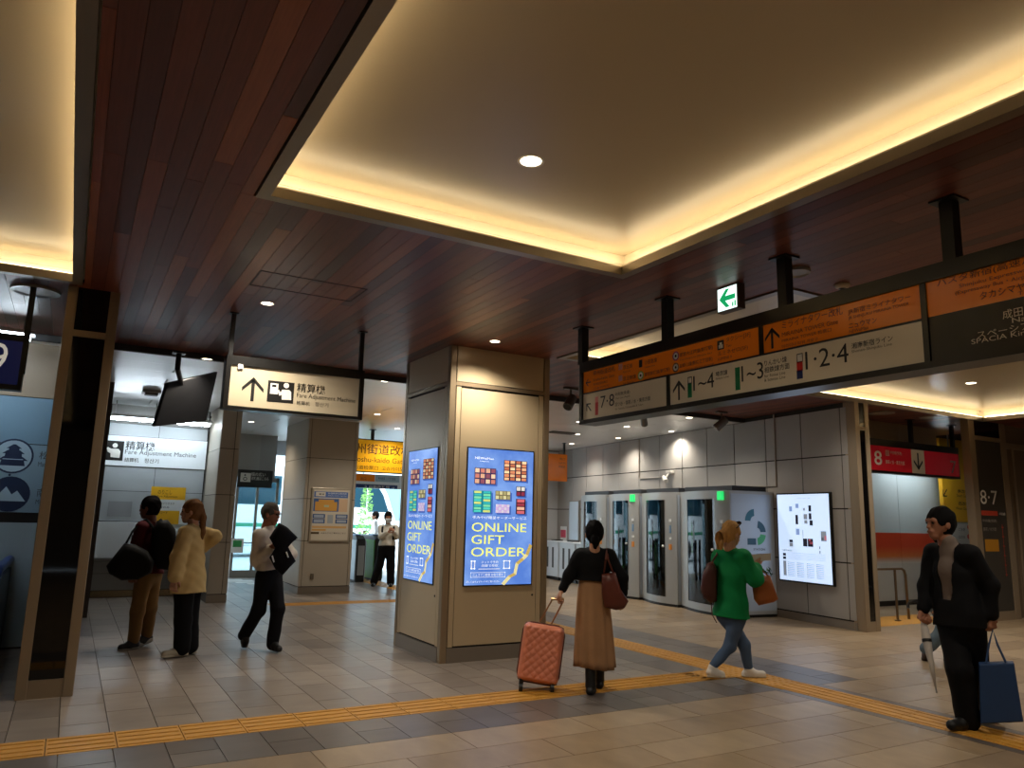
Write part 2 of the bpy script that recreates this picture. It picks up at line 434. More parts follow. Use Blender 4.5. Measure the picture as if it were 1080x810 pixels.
def downlight(P, label, r, watts):
    t = thing('downlight', label, 'ceiling light', P, 'recessed downlights')
    n = 20; x, y, z = P
    b = MB().lathe([(r * 1.0, -0.001), (r * 1.28, -0.004), (r * 1.3, 0.004), (r * 1.0, 0.004)], (x, y, z), n)
    b.build('ring', ring_m, t, smooth=False)
    MB().lathe([(r, -0.0025), (r * 0.5, -0.004), (0.002, -0.0045)], (x, y, z), n).build('lens', lens_m, t)
    l = bpy.data.lights.new('lamp', 'SPOT'); l.energy = watts * 2.4; l.spot_size = math.radians(138); l.spot_blend = 0.8
    l.shadow_soft_size = 0.05; l.color = (1.0, 0.90, 0.76)
    o = bpy.data.objects.new('lamp', l); C.objects.link(o); o.location = (x, y, z - 0.03); put(o, t)
for p, z, lab, r, w_ in DOWN: downlight(fl(p[0], p[1], z), lab, r, w_)
# the same lamps go on out of view; some added to brighten the entrance
for i, (x, y) in enumerate(((2.1, 0.2), (2.1, -2.6), (5.4, 2.4), (5.4, -0.6), (8.2, 2.4), (8.2, -0.6), (11.2, 2.4), (-2.2, 2.6), (7.4, 5.6), (9.2, 6.6), (4.2, -3.4), (12.6, 2.6), (14.8, 5.0))):
    zz = CEIL
    for a, b_, c, d in TROUGHS:
        if a - 0.1 < x < c + 0.1 and b_ - 0.1 < y < d + 0.1: zz = CEIL + RH
    downlight((x, y, zz), 'recessed downlight outside the photograph', 0.055, 38)

# ---------------------------------------------------------------- enclosing walls
wallp = M('wall_paint', 'b9b0a4', rough=0.6, noise=0.03)
struct(MB().box((X0, Y0 - 0.15, 0), (X1, Y0, 3.6)).build('wall_back', wallp))
struct(MB().box((X0 - 0.15, Y0, 0), (X0, Y1, 3.6)).build('wall_left', wallp))
struct(MB().box((X1, Y0, 0), (X1 + 0.15, Y1, 3.6)).build('wall_right', wallp))

# wall of grey panels behind the booths, a little turned from the grid
WA = math.radians(6.83); WD = np.array([math.sin(WA), math.cos(WA), 0]); WN = np.array([-math.cos(WA), math.sin(WA), 0])
WP = np.array([10.12, 7.36, 0.0])
WF = Frame(WP + WD * 0, -WD, (0, 0, 1))          # right = towards the viewer's right, u = -s
panel_m = M('wall_panel', 'a3a09c', rough=0.42, noise=0.03, nscale=1.5, spec=0.4)
joint_m = M('panel_joint', '26231f', rough=0.8)
kick_m = M('kick_plate', '8a8074', rough=0.35, metal=0.4)
pw = MB().box((-9.8, 0, -0.20), (0.0, CEIL + 0.02, -0.012), 0, WF).build('wall_panelled', joint_m); struct(pw)
cols = [0, 0.13, 0.95, 1.78, 2.6, 3.4, 4.2, 5.0, 5.8, 6.6, 7.38, 8.2, 8.97, 9.79]
rows = [0.13, 0.96, 1.76, 2.57, 3.30]
g = 0.010
for i in range(len(cols) - 1):
    for j in range(len(rows) - 1):
        if 3.0 < cols[i] < 3.2: continue
        MB().box((-cols[i + 1] + g, rows[j] + g, -0.012), (-cols[i] - g, rows[j + 1] - (g if j < 3 else -0.0), 0.0), 0, WF).build('wall_panel', panel_m, pw)
MB().box((-9.79, 0, -0.012), (0, 0.118, -0.004), 0, WF).build('kick_plate', kick_m, pw)
# far end wall that closes it, lighter panels
endp = WP + WD * 9.79
far_m = M('far_panel', 'c3c6c8', rough=0.4)
EF = Frame(endp + np.array([-1.2, 0.0, 0]), (1, 0, 0))
ew = struct(MB().box((0, 0, -0.2), (3.6, 3.4, -0.012), 0, EF).build('wall_end', joint_m))
for i in range(3):
    for j in range(4):
        MB().box((0.02 + i * 0.8 + g, rows[j] + g, -0.012), (0.02 + i * 0.8 + 0.8 - g, rows[j + 1] - g, 0), 0, EF).build('wall_panel', far_m, ew)
# ================================================================ COLUMNS, BOOTHS, SCREENS
beige = M('beige_metal', 'c9b592', rough=0.34, metal=0.2, noise=0.03, nscale=1.2)
beige_d = M('bronze_metal', 'a08d72', rough=0.3, metal=0.5, noise=0.04, nscale=1.5)
steel = M('brushed_steel', '9a9894', rough=0.3, metal=0.85, noise=0.05, nscale=3, stretch=(1, 1, 20))
blackm = M('black_metal', '141414', rough=0.4)
blackg = M('black_glass', '050506', rough=0.04, spec=0.6)
dark_j = joint_m
white_p = M('print_white', 'e8ecee', rough=0.5)
black_p = M('print_black', '101010', rough=0.6)
def emis(name, c, k): return glow(name, c, k)
# ---------------------------------------------------------------- the advertising column
CX0, CX1, CY0, CY1 = 3.47, 4.77, 7.42, 8.72
col = thing('advertising_column', 'square beige metal column with two lit gift advertisement screens', 'column', ((CX0 + CX1) / 2, (CY0 + CY1) / 2, 0))
MB().box((CX0 + 0.02, CY0 + 0.02, 0.0), (CX1 - 0.02, CY1 - 0.02, CEIL)).build('core', dark_j, col)
for x, y in ((CX0, CY0), (CX1, CY0), (CX0, CY1), (CX1, CY1)):
    sx = 0.075 if x == CX0 else -0.075; sy = 0.075 if y == CY0 else -0.075
    MB().box((x, y, 0), (x + sx, y + sy, CEIL)).build('corner_post', beige_d, col, bevel=0.008)
FF = Frame((CX0, CY0, 0), (1, 0, 0)); LF = Frame((CX0, CY1, 0), (0, -1, 0))
BF = Frame((CX1, CY1, 0), (-1, 0, 0)); RF = Frame((CX1, CY0, 0), (0, 1, 0))
W_ = CX1 - CX0
for F in (FF, LF, BF, RF):
    MB().box((0.085, 2.98, -0.02), (W_ - 0.085, CEIL, -0.006), 0, F).build('top_panel', beige, col)
    MB().box((0.075, 2.93, -0.02), (W_ - 0.075, 2.972, -0.002), 0, F).build('rail', beige_d, col)
    MB().box((0.085, 0.155, -0.02), (0.14, 2.92, -0.004), 0, F).build('side_strip', beige, col)
    MB().box((W_ - 0.14, 0.155, -0.02), (W_ - 0.085, 2.92, -0.004), 0, F).build('side_strip', beige, col)
    MB().box((0.148, 0.165, -0.02), (W_ - 0.148, 2.905, -0.005), 0, F).build('door_panel', beige, col)
    MB().box((0.075, 0.0, -0.02), (W_ - 0.075, 0.145, 0.002), 0, F).build('kick_plate', kick_m, col)
    MB().lathe([(0.012, 0), (0.012, 0.004), (0.004, 0.005)], (0, 0, 0), 10, 0, lambda p, F=F: F((W_ - 0.19 + p[0], 0.66 + p[1], -0.005 + p[2]))).build('lock', blackm, col)
def gift_screen(F, u0, v0, u1, v1, label, face):
    t = thing('display_screen', label, 'screen', F(((u0 + u1) / 2, v0, 0)))
    MB().box((u0 - 0.012, v0 - 0.012, -0.004), (u1 + 0.012, v1 + 0.012, 0.006), 0, F).build('bezel', blackm, t)
    w, h = u1 - u0, v1 - v0
    lit = 1.0
    m = MATS.get('screen_blue') or screen_mat('screen_blue', '5b86dd', '86aef4')
    MB().poly([(u0, v0), (u1, v0), (u1, v1), (u0, v1)], 0.007, 0, F).build('panel', m, t)
    def R(a, b, c, d, col_, nm, lift=0.008, es=0.8):
        return rect(t, F, u0 + a * w, v0 + b * h, u0 + c * w, v0 + d * h, emis('ad_' + col_, col_, es), nm, lift)
    # boxes of sweets, each a tray with pieces
    def tray(a, b, c, d, tray_c, pieces, nx, ny):
        R(a + 0.02, b - 0.012, c + 0.025, d - 0.012, '3f62b4', 'tray_shadow', 0.0076)
        R(a, b, c, d, tray_c, 'gift_tray', 0.0082)
        bb = MB(); cs = sorted(set(pieces)); ms = [emis('ad_' + q, q, 0.8) for q in cs]
        for i in range(nx):
            for j in range(ny):
                p = pieces[(i * 3 + j) % len(pieces)]
                x0_ = a + (c - a) * (i + 0.12) / nx; x1_ = a + (c - a) * (i + 0.88) / nx
                y0_ = b + (d - b) * (j + 0.12) / ny; y1_ = b + (d - b) * (j + 0.88) / ny
                bb.poly([(u0 + x0_ * w, v0 + y0_ * h), (u0 + x1_ * w, v0 + y0_ * h), (u0 + x1_ * w, v0 + y1_ * h), (u0 + x0_ * w, v0 + y1_ * h)], 0.0088, cs.index(p), F)
        bb.build('sweets', ms, t)
    tray(0.10, 0.735, 0.42, 0.855, '2b2350', ['d9a98a', 'c07a6a', 'e8c6a8', '8a4d5c'], 4, 3)
    tray(0.54, 0.770, 0.90, 0.925, '1c1630', ['e9b58a', 'd98a62', 'f2d2a8', 'b86a4a'], 4, 6)
    tray(0.09, 0.525, 0.36, 0.685, '0e7d94', ['4fd0c0', '7fe0a8', '36b4b8', 'd8e27a'], 2, 8)
    tray(0.42, 0.625, 0.65, 0.690, '6f6a4a', ['d8cfa0', 'a8a070'], 4, 2)
    tray(0.43, 0.525, 0.64, 0.590, 'b5a8d8', ['e8d8e8', 'c8b0d8'], 5, 3)
    tray(0.74, 0.655, 0.88, 0.730, '14142a', ['8a3048', 'e6e2da', '2c3a5c'], 2, 2)
    tray(0.74, 0.520, 0.89, 0.635, '2a1320', ['d86a72', 'f0b8a0', '9a3a4a'], 1, 4)
    wt = emis('ad_white', 'f2f6ff', 0.9); yl = emis('ad_yellow', 'e8ec7a', 1.0)
    def T(s, a, b, c, m_, hh=None, bold=0.0): text(t, s, F, u0 + a * w, v0 + b * h, u0 + c * w, m_, None if hh is None else hh * h, 0.0085, 'lettering', bold)
    T('NEWoMan', 0.10, 0.920, 0.38, wt, 0.016); T('SHINJUKU', 0.17, 0.900, 0.31, wt, 0.008)
    T('手みやげ贈呈オーダーサービス', 0.09, 0.478, 0.91, wt, 0.022)
    T('ONLINE', 0.085, 0.385, 0.91, yl, 0.065, 0.002); T('GIFT', 0.085, 0.295, 0.57, yl, 0.065, 0.002); T('ORDER', 0.085, 0.205, 0.91, yl, 0.065, 0.002)
    T('ネットで予約', 0.24, 0.155, 0.49, wt, 0.018); T('店頭で受取', 0.24, 0.130, 0.49, wt, 0.018)
    R(0.20, 0.113, 0.52, 0.117, 'f2f6ff', 'underline'); 
    for a, b, c, d in ((0.09, 0.115, 0.15, 0.175), (0.57, 0.115, 0.67, 0.175)):
        k = 0.012
        for q in ((a, b, c, b + 0.006), (a, d - 0.006, c, d), (a, b, a + k, d), (c - k, b, c, d)): R(*q, 'f2f6ff', 'icon_line')
    for q in ((0.09, 0.055, 0.60, 0.058), (0.09, 0.088, 0.60, 0.091), (0.09, 0.055, 0.095, 0.091), (0.595, 0.055, 0.60, 0.091)): R(*q, 'f2f6ff', 'icon_line')
    T('ニュウマン新宿 お取り寄せ', 0.12, 0.064, 0.57, wt, 0.018)
    T('詳しくはウェブサイトをご覧ください', 0.03, 0.018, 0.52, wt, 0.013)
    # golden ribbon winding up the corner
    pts = [(0.56, 0.0), (0.66, 0.055), (0.74, 0.075), (0.77, 0.15), (0.86, 0.185), (0.92, 0.215), (0.98, 0.29)]
    bb = MB(); ms = [emis('ad_gold', 'e2d79a', 0.9), emis('ad_gold2', 'c9ae5c', 0.8)]
    for i in range(len(pts) - 1):
        (ax, ay), (bx, by) = pts[i], pts[i + 1]; k = 0.028
        bb.poly([(u0 + (ax - k * .5) * w, v0 + (ay + k * .3) * h), (u0 + (ax + k) * w, v0 + (ay - k * .2) * h), (u0 + (bx + k) * w, v0 + (by - k * .2) * h), (u0 + (bx - k * .5) * w, v0 + (by + k * .3) * h)], 0.0086, i % 2, F)
    bb.build('ribbon', ms, t)
    return t
def screen_mat(name, lo, hi):
    m = bpy.data.materials.new(name); m.use_nodes = True; nt = m.node_tree; b = nt.nodes['Principled BSDF']
    tc = nt.nodes.new('ShaderNodeTexCoord'); n = nt.nodes.new('ShaderNodeTexNoise'); n.inputs['Scale'].default_value = 3.0
    n.inputs['Detail'].default_value = 4
    r = nt.nodes.new('ShaderNodeValToRGB'); r.color_ramp.elements[0].position = 0.35; r.color_ramp.elements[1].position = 0.65
    r.color_ramp.elements[0].color = lin(lo); r.color_ramp.elements[1].color = lin(hi)
    nt.links.new(tc.outputs['Object'], n.inputs['Vector']); nt.links.new(n.outputs['Fac'], r.inputs[0])
    nt.links.new(r.outputs[0], b.inputs['Emission Color']); b.inputs['Emission Strength'].default_value = 0.95
    b.inputs['Base Color'].default_value = (0.01, 0.01, 0.02, 1); b.inputs['Roughness'].default_value = 0.12
    MATS[name] = m; return m
gift_screen(FF, 0.25, 0.78, 1.085, 2.25, 'lit blue gift order screen on the front face of the ad column', 'front')
gift_screen(LF, 0.235, 0.78, 1.055, 2.25, 'lit blue gift order screen on the dim left face of the ad column', 'side')

# ---------------------------------------------------------------- gate pillars of black glass in a metal frame
frame_b = M('pillar_frame', '9b8a74', rough=0.32, metal=0.45, noise=0.03, nscale=1.0)
def gate_pillar(label, x0, x1, y0, depth, fw, cross=2.97):
    t = thing('gate_pillar', label, 'pillar', ((x0 + x1) / 2, y0 + depth / 2, 0), 'pillars beside the platform entrances')
    F = Frame((x0, y0, 0), (1, 0, 0)); w = x1 - x0
    for a in (0, w - fw): MB().box((a, 0, -depth), (a + fw, CEIL, 0), 0, F).build('frame_post', frame_b, t, bevel=0.004)
    MB().box((fw, 0, -depth + 0.02), (w - fw, CEIL, -0.025), 0, F).build('core', blackm, t)
    MB().box((fw, 0.145, -0.025), (w - fw, cross - 0.03, -0.012), 0, F).build('glass_panel', blackg, t)
    MB().box((fw, cross + 0.03, -0.025), (w - fw, CEIL, -0.012), 0, F).build('glass_panel', blackg, t)
    MB().box((fw, cross - 0.028, -0.025), (w - fw, cross + 0.028, -0.003), 0, F).build('cross_rail', frame_b, t)
    MB().box((fw, 0, -0.025), (w - fw, 0.14, -0.006), 0, F).build('kick_plate', frame_b, t)
    return t
gate_pillar('black glass pillar in a bronze frame beside the man with the duffel bag', -0.215, 0.185, 7.32, 0.30, 0.078)
gate_pillar('narrow black glass pillar at the end of the grey panel wall', 10.13, 10.46, 7.22, 0.20, 0.1)

# ---------------------------------------------------------------- four work booths along the panelled wall
booth_m = M('booth_silver', 'b2b5b6', rough=0.38, metal=0.3, noise=0.02, nscale=1.0)
booth_side = M('booth_side', 'b4c2d2', rough=0.42, metal=0.1)
booth_in = M('booth_inside', '34302c', rough=0.7)
booth_top = M('booth_roof', '26282d', rough=0.5)
tint = glass_sheet('booth_glass', '8a9494', 0.0, 0.55)
DEP = 0.88; S0 = 1.62
def booth(label, s0, s1, side_logo, lit_sign):
    base = WF((-(s0 + s1) / 2, 0, 0.45))
    t = thing('work_booth', label, 'booth', base, 'work booths along the panelled wall')
    u0, u1 = -s1 + 0.015, -s0 - 0.015; w = u1 - u0; H_ = 2.04
    def arc(a, z, d=0.0):                                 # bulging front: a runs 0..1 from left to right
        return (u0 + a * w, z, DEP - 0.02 + d + 0.16 * math.sin(math.pi * min(max(a * 0.86, 0), 1)) ** 1.2)
    def sheet(a0, a1, z0, z1, th, n=10, d=0.0):
        b = MB(); rings = []
        for k in range(n + 1):
            a = a0 + (a1 - a0) * k / n; p = arc(a, 0, d)
            rings.append([(p[0], z0, p[2]), (p[0], z1, p[2]), (p[0], z1, p[2] - th), (p[0], z0, p[2] - th)])
        b.loft(rings, 0, WF); return b
    outline = [(u0, 0.005)] + [(arc(k / 12, 0)[0], arc(k / 12, 0)[2]) for k in range(13)] + [(u1, 0.005)]
    def slab(z0, z1, grow=0.0):
        pts = [(p[0], p[1]) for p in outline]
        b = MB(); n = len(pts)
        b.add([WF((p[0], z0, p[1])) for p in pts] + [WF((p[0], z1, p[1])) for p in pts],
              [tuple(range(n)), tuple(range(2 * n - 1, n - 1, -1))] + [(i, n + i, n + (i + 1) % n, (i + 1) % n) for i in range(n)])
        return b
    slab(0.0, 0.045).build('plinth', blackm, t)
    slab(0.045, 0.10).build('base', booth_m, t)
    slab(1.99, H_).build('roof', booth_m, t)
    MB().box((u0 + 0.1, H_, 0.1), (u1 - 0.06, H_ + 0.085, DEP - 0.06), 0, WF).build('roof_unit', booth_top, t)
    MB().box((u1 - 0.03, 0.10, 0.005), (u1, 1.99, arc(1, 0)[2] - 0.01), 0, WF).build('side_wall', booth_side, t)
    MB().box((u0, 0.10, 0.005), (u0 + 0.03, 1.99, arc(0, 0)[2] - 0.01), 0, WF).build('side_wall', booth_side, t)
    MB().box((u0 + 0.03, 0.10, 0.005), (u1 - 0.03, 1.99, 0.03), 0, WF).build('rear_wall', booth_in, t)
    MB().box((u0 + 0.06, 0.40, 0.031), (u1 - 0.06, 0.47, 0.42), 0, WF).build('bench', M('bench_pad', '3c4a54', rough=0.7), t, bevel=0.02)
    MB().box((u0 + 0.06, 0.72, 0.45), (u0 + 0.34, 0.75, 0.75), 0, WF).build('desk', M('desk_top', '8a7a64', rough=0.5), t)
    sheet(0.0, 0.19, 0.10, 1.99, 0.03, 3).build('front_panel', booth_m, t)
    sheet(0.80, 1.0, 0.10, 1.99, 0.03, 6).build('front_panel', booth_m, t)
    sheet(0.19, 0.80, 1.90, 1.99, 0.03).build('door_header', booth_m, t)
    d = sheet(0.19, 0.80, 0.16, 1.90, 0.008, 14, -0.006).build('door', tint, t)
    fr = sheet(0.19, 0.80, 0.10, 0.16, 0.02, 14).build('door_rail', booth_m, d)
    sheet(0.19, 0.215, 0.16, 1.90, 0.02, 2).build('door_stile', booth_m, d); sheet(0.78, 0.80, 0.16, 1.90, 0.02, 2).build('door_stile', steel, d)
    p = arc(0.75, 1.05); MB().lathe([(0.022, 0), (0.022, 0.02), (0.012, 0.03)], (0, 0, 0), 10, 0, lambda q: WF((p[0] + q[0], 1.06 + q[1], p[2] + q[2]))).build('door_handle', white_p, d)
    p = arc(0.885, 0); c = p[2] + 0.004
    MB().box((p[0] - 0.03, 1.00, c - 0.03), (p[0] + 0.03, 1.10, c + 0.012), 0, WF).build('card_reader', M('reader_orange', 'c07a2a', rough=0.5, emit='c07a2a', es=0.15), t)
    MB().box((p[0] - 0.025, 1.18, c - 0.03), (p[0] + 0.025, 1.22, c + 0.006), 0, WF).build('sticker', white_p, t)
    MB().box((p[0] - 0.022, 1.30, c - 0.03), (p[0] + 0.022, 1.44, c + 0.006), 0, WF).build('sticker', M('sticker_blue', '6f8fb0', rough=0.5), t)
    MB().box((p[0] - 0.025, 1.50, c - 0.03), (p[0] + 0.025, 1.55, c + 0.006), 0, WF).build('sticker', white_p, t)
    if lit_sign:
        MB().box((p[0] - 0.075, 1.88, c - 0.03), (p[0] + 0.055, 2.02, c + 0.02), 0, WF).build('vacancy_light', emis('vacant_green', '27d06a', 1.1), t, label='small lit green vacancy sign')
    if side_logo:
        SF = Frame(WF((u1 + 0.001, 0, DEP)), -np.array(WN))
        teal, teal2, grn = M('logo_teal', '2f6f86', rough=0.5), M('logo_dark', '345a6e', rough=0.5), M('logo_green', '4aa873', rough=0.5)
        def ringseg(cu, cv, r0, r1, a0, a1, mm):
            n = 10; pts = [(cu + r1 * math.cos(math.radians(a0 + (a1 - a0) * k / n)), cv + r1 * math.sin(math.radians(a0 + (a1 - a0) * k / n))) for k in range(n + 1)]
            q = [(cu + r0 * math.cos(math.radians(a1 + (a0 - a1) * k / n)), cv + r0 * math.sin(math.radians(a1 + (a0 - a1) * k / n))) for k in range(n + 1)]
            b = MB()
            for k in range(n): b.poly([q[n - k], pts[k], pts[k + 1], q[n - k - 1]], 0.002, 0, SF)
            b.build('logo', mm, t)
        ringseg(0.46, 1.545, 0.085, 0.20, 92, 178, teal); ringseg(0.50, 1.365, 0.075, 0.19, 2, 80, teal2)
        ringseg(0.50, 1.345, 0.075, 0.19, -85, -8, grn)
        rect(t, SF, 0.30, 1.16, 0.48, 1.265, teal2, 'logo', 0.002)
        text(t, 'STATION', SF, 0.42, 1.07, 0.66, black_p, 0.035); text(t, 'WORK', SF, 0.48, 0.97, 0.66, black_p, 0.05)
    return t
booth_edges = [S0]
for q in (716.5, 676.0, 641.0, 611.5):
    d = onp(q, 585, WP + WN * DEP, WN) - WP; booth_edges.append(float(d @ WD))
labs = ['silver work booth with a round teal and green logo, nearest of the four', 'silver work booth with no green light, second from the logo side',
        'silver work booth with a green light, third from the logo side', 'silver work booth farthest from the white floor map screen']
for i in range(4): booth(labs[i], booth_edges[i], booth_edges[i + 1], i == 0, i in (0, 2))

# ---------------------------------------------------------------- white floor-map screen on the wall
(u0, v1), (u1, v0) = WF.px(822, 522), WF.px(881, 617)
t = thing('floor_map_screen', 'bright white floor map screen on the grey panel wall', 'screen', WF(((u0 + u1) / 2, v0, 0)))
MB().box((u0 - 0.025, v0 - 0.025, 0.0), (u1 + 0.025, v1 + 0.025, 0.05), 0, WF).build('bezel', blackm, t, bevel=0.004)
SFm = Frame(WF((u0, v0, 0.051)), -WD); sw, sh = u1 - u0, v1 - v0
rect(t, SFm, 0, 0, sw, sh, emis('map_white', 'c6dcfa', 0.95), 'panel', 0.0)
mb = MB(); mm = [emis('map_dark', '1c1a2a', 0.5), emis('map_blue', '7f98c8', 0.8), emis('map_grey', '7f8794', 0.7), emis('map_red', 'c9606a', 0.7)]
for a, b_, c, d, i in ((.36, .65, .41, .76, 0), (.62, .80, .67, .87, 0), (.62, .71, .67, .78, 0), (.63, .64, .69, .70, 0), (.52, .71, .59, .77, 2), (.53, .66, .59, .70, 2), (.52, .81, .55, .84, 2),
                       (.22, .44, .29, .47, 0), (.22, .39, .29, .435, 2), (.49, .40, .57, .49, 0), (.58, .40, .68, .49, 0), (.61, .43, .67, .455, 3), (.60, .465, .64, .485, 3), (.83, .47, .93, .58, 2), (.84, .475, .88, .51, 0), (.89, .48, .93, .53, 3),
                       (.08, .28, .14, .31, 0), (.08, .24, .14, .27, 0), (.08, .05, .14, .22, 2), (.37, .84, .43, .89, 1), (.24, .80, .30, .86, 1), (.36, .53, .43, .60, 1), (.49, .50, .50, .59, 2), (.79, .33, .81, .36, 2), (.79, .38, .81, .41, 2)):
    rect(t, SFm, a * sw, b_ * sh, c * sw, d * sh, mm[i], 'map_block', 0.001)
for cx in (.19, .37, .56, .74):
    for k in range(9):
        y_ = 0.05 + k * 0.019
        mb.poly([(cx * sw, y_ * sh), ((cx + .12) * sw, y_ * sh), ((cx + .12) * sw, (y_ + .004) * sh), (cx * sw, (y_ + .006) * sh)], 0.001, 1, SFm)
        mb.poly([((cx - .015) * sw, y_ * sh), ((cx - .003) * sw, y_ * sh), ((cx - .003) * sw, (y_ + .007) * sh), ((cx - .015) * sw, (y_ + .007) * sh)], 0.001, 0, SFm)
for k in range(4):
    y_ = .25 + k * .022; mb.poly([(.18 * sw, y_ * sh), (.9 * sw, y_ * sh), (.9 * sw, (y_ + .003) * sh), (.18 * sw, (y_ + .003) * sh)], 0.001, 1, SFm)
mb.build('map_lines', mm, t)['kind'] = 'stuff'
text(t, 'NEWoMan', SFm, .08 * sw, .335 * sh, .27 * sw, mm[0], .018 * sh); text(t, 'SHINJUKU FLOOR GUIDE', SFm, .40 * sw, .945 * sh, .66 * sw, mm[2], .012 * sh)

# surface conduits on the panelled wall
def conduit(label, pts):
    P = [WF((-s, z, 0.014)) for s, z in pts]
    o = MB().tube(P, 0.012, 8).build('wall_conduit', M('conduit', 'a8a198', rough=0.4)); tag(o, label, 'conduit')
conduit('thin metal conduit running down the panel wall near the brass lamp box', [(1.54, 3.36), (1.54, 2.14), (1.98, 2.14)])
conduit('thin conduit beneath the ceiling box, turning to the wall camera', [(5.76, 3.28), (5.76, 2.42), (4.66, 2.42)])
def dome_camera(label, s, z):
    t = thing('wall_camera', label, 'camera', WF((-s, z, 0)))
    gm = M('camera_white', 'c9c6c0', rough=0.4)
    MB().box((-s - 0.09, z + 0.10, 0.0), (-s + 0.09, z + 0.16, 0.10), 0, WF).build('bracket', gm, t, bevel=0.01)
    a, b_ = WF((-s, z + 0.1, 0.08)), WF((-s - 0.03, z - 0.02, 0.16))
    MB().tube([a, b_], 0.02, 8).build('arm', gm, t)
    MB().tube([WF((-s - 0.10, z + 0.02, 0.14)), WF((-s + 0.10, z - 0.07, 0.22))], [0.045, 0.045], 12).build('body', gm, t)
dome_camera('white security camera on the panel wall above the booths', 4.55, 2.38)
# ================================================================ SIGNS
orange = M('sign_orange', 'd9751a', rough=0.18, emit='d9751a', es=0.05)
cream = M('sign_cream', 'c6b89c', rough=0.18, emit='d8cdb4', es=0.04)
signblk = M('sign_black', '171615', rough=0.3)
ink = M('ink', '15120f', rough=0.5); inkw = M('ink_white', 'e6e2da', rough=0.5)
ink_or = M('ink_on_orange', '4a2408', rough=0.5)
def u_at(F, x, v, u=0.5):
    for _ in range(30):
        p = project(F((u, v)))[0]; q = project(F((u + 0.01, v)))[0]
        u += max(-1.0, min(1.0, (x - p) / (q - p) * 0.01))
    return u
def T(t, F, s, x0, y0, x1, hpx, mat, bold=0.0):
    """lettering whose base line starts at pixel (x0, y0) and which ends at pixel column x1"""
    u0, v0 = F.px(x0, y0); _, v1 = F.px(x0, y0 - hpx); text(t, s, F, u0, v0, u_at(F, x1, v0, u0 + 0.1), mat, v1 - v0, 0.002, 'lettering', bold)
def B(t, F, x0, y0, x1, y1, mat, name='print', lift=0.0015):
    """flat bar between two pixels, given as its upper left and lower right corner"""
    u0, v1 = F.px(x0, y0); u1, v0 = F.px(x1, y1); return rect(t, F, u0, v0, u1, v1, mat, name, lift)
def A(t, F, x, y, m, ang, mat): 
    u, v = F.px(x, y); return polyp(t, F, arrow_pts(u, v, m, ang), mat, 'arrow', 0.002)
def post(t, x, y, z0, z1, w, mat=None):
    mat = mat or blackm
    MB().box((x - w / 2, y - w / 2, z0), (x + w / 2, y + w / 2, z1)).build('post', mat, t)
    MB().box((x - w, y - w, z1 - 0.012), (x + w, y + w, z1)).build('post_flange', mat, t)
# ---------------------------------------------------------------- the long guide sign
MX = 4.2; MS = Frame((MX, 6.0, 0), (0, -1, 0))
t = thing('guide_sign', 'long orange and cream hanging guide sign with platform numbers', 'sign', (MX + 0.09, 4.0, 2.41))
E_ = 6.4
fb = MB(); 
fb.box((0.03, 2.915, -0.18), (E_, 3.01, 0.02), 0, MS); fb.box((0.03, 2.405, -0.18), (E_, 2.445, 0.02), 0, MS)
fb.box((0.03, 2.445, -0.18), (0.075, 2.915, 0.02), 0, MS); fb.box((0.075, 2.445, -0.18), (E_, 2.915, -0.02), 0, MS)
for u in (2.27, 3.485): fb.box((u, 2.70, -0.02), (u + 0.035, 2.915, 0.012), 0, MS)
for u in (1.275, 3.485): fb.box((u, 2.445, -0.02), (u + 0.035, 2.70, 0.012), 0, MS)
fb.box((0.075, 2.695, -0.02), (3.5, 2.707, 0.008), 0, MS)
fb.build('frame', signblk, t)
def pane(u0, v0, u1, v1, m, nm): MB().box((u0, v0, -0.02), (u1, v1, 0.0), 0, MS).build(nm, m, t)
pane(0.075, 2.707, 2.27, 2.915, orange, 'orange_panel'); pane(2.305, 2.707, 3.485, 2.915, orange, 'orange_panel'); pane(3.52, 2.707, E_, 2.915, orange, 'orange_panel')
pane(0.075, 2.445, 1.275, 2.695, cream, 'cream_panel'); pane(1.31, 2.445, 3.485, 2.695, cream, 'cream_panel'); pane(3.52, 2.445, E_, 2.707, signblk, 'black_panel')
for p in ((616, 346), (704, 315), (823, 271), (996, 210)):
    q = fl(p[0], p[1], CEIL); post(t, MX + 0.02, q[1], 3.0, CEIL, 0.075)
post(t, MX + 0.02, 1.1, 3.0, CEIL, 0.075)
o, k = ink_or, ink
A(t, MS, 620.5, 403.5, 0.085, 90, ink)
T(t, MS, '甲州街道改札', 626, 397, 649, 5.5, o, .01); T(t, MS, 'Koshu-kaido Gate', 626, 402.5, 648, 3.2, o); T(t, MS, '甲州街道检票口', 626, 407, 641, 2.6, o); T(t, MS, '고슈카이도', 626, 411.5, 643, 2.6, o)
for y_, s_, s2, x1 in ((390, '京王線', 'Keio Line', 667), (402, '京王新線', 'Keio New Line', 671)):
    B(t, MS, 652.5, y_ - 5.5, 656.5, y_ - 0.5, M('keio_pink', 'd8a0a0', rough=.4), 'line_mark')
    T(t, MS, s_, 657.5, y_, x1, 4.6, o, .01); T(t, MS, s2, 657.5, y_ + 3.6, x1 - 2, 2.2, o)
B(t, MS, 674, 380, 677.5, 387, ink, 'line_mark')
T(t, MS, '小田急線', 680, 385, 693, 4.8, o, .01); T(t, MS, 'Odakyu Line', 680, 389, 691, 2.2, o)
T(t, MS, '都営新宿線(新宿駅)', 680, 398, 707, 4.8, o, .01); T(t, MS, 'Toei Shinjuku Line (Shinjuku Sta.)', 680, 401.6, 707, 2.4, o)
T(t, MS, '都営大江戸線(新宿駅)', 717, 377.5, 752, 5.0, o, .01); T(t, MS, 'Toei Oedo Line (Shinjuku Sta.)', 717, 381.5, 751, 2.6, o)
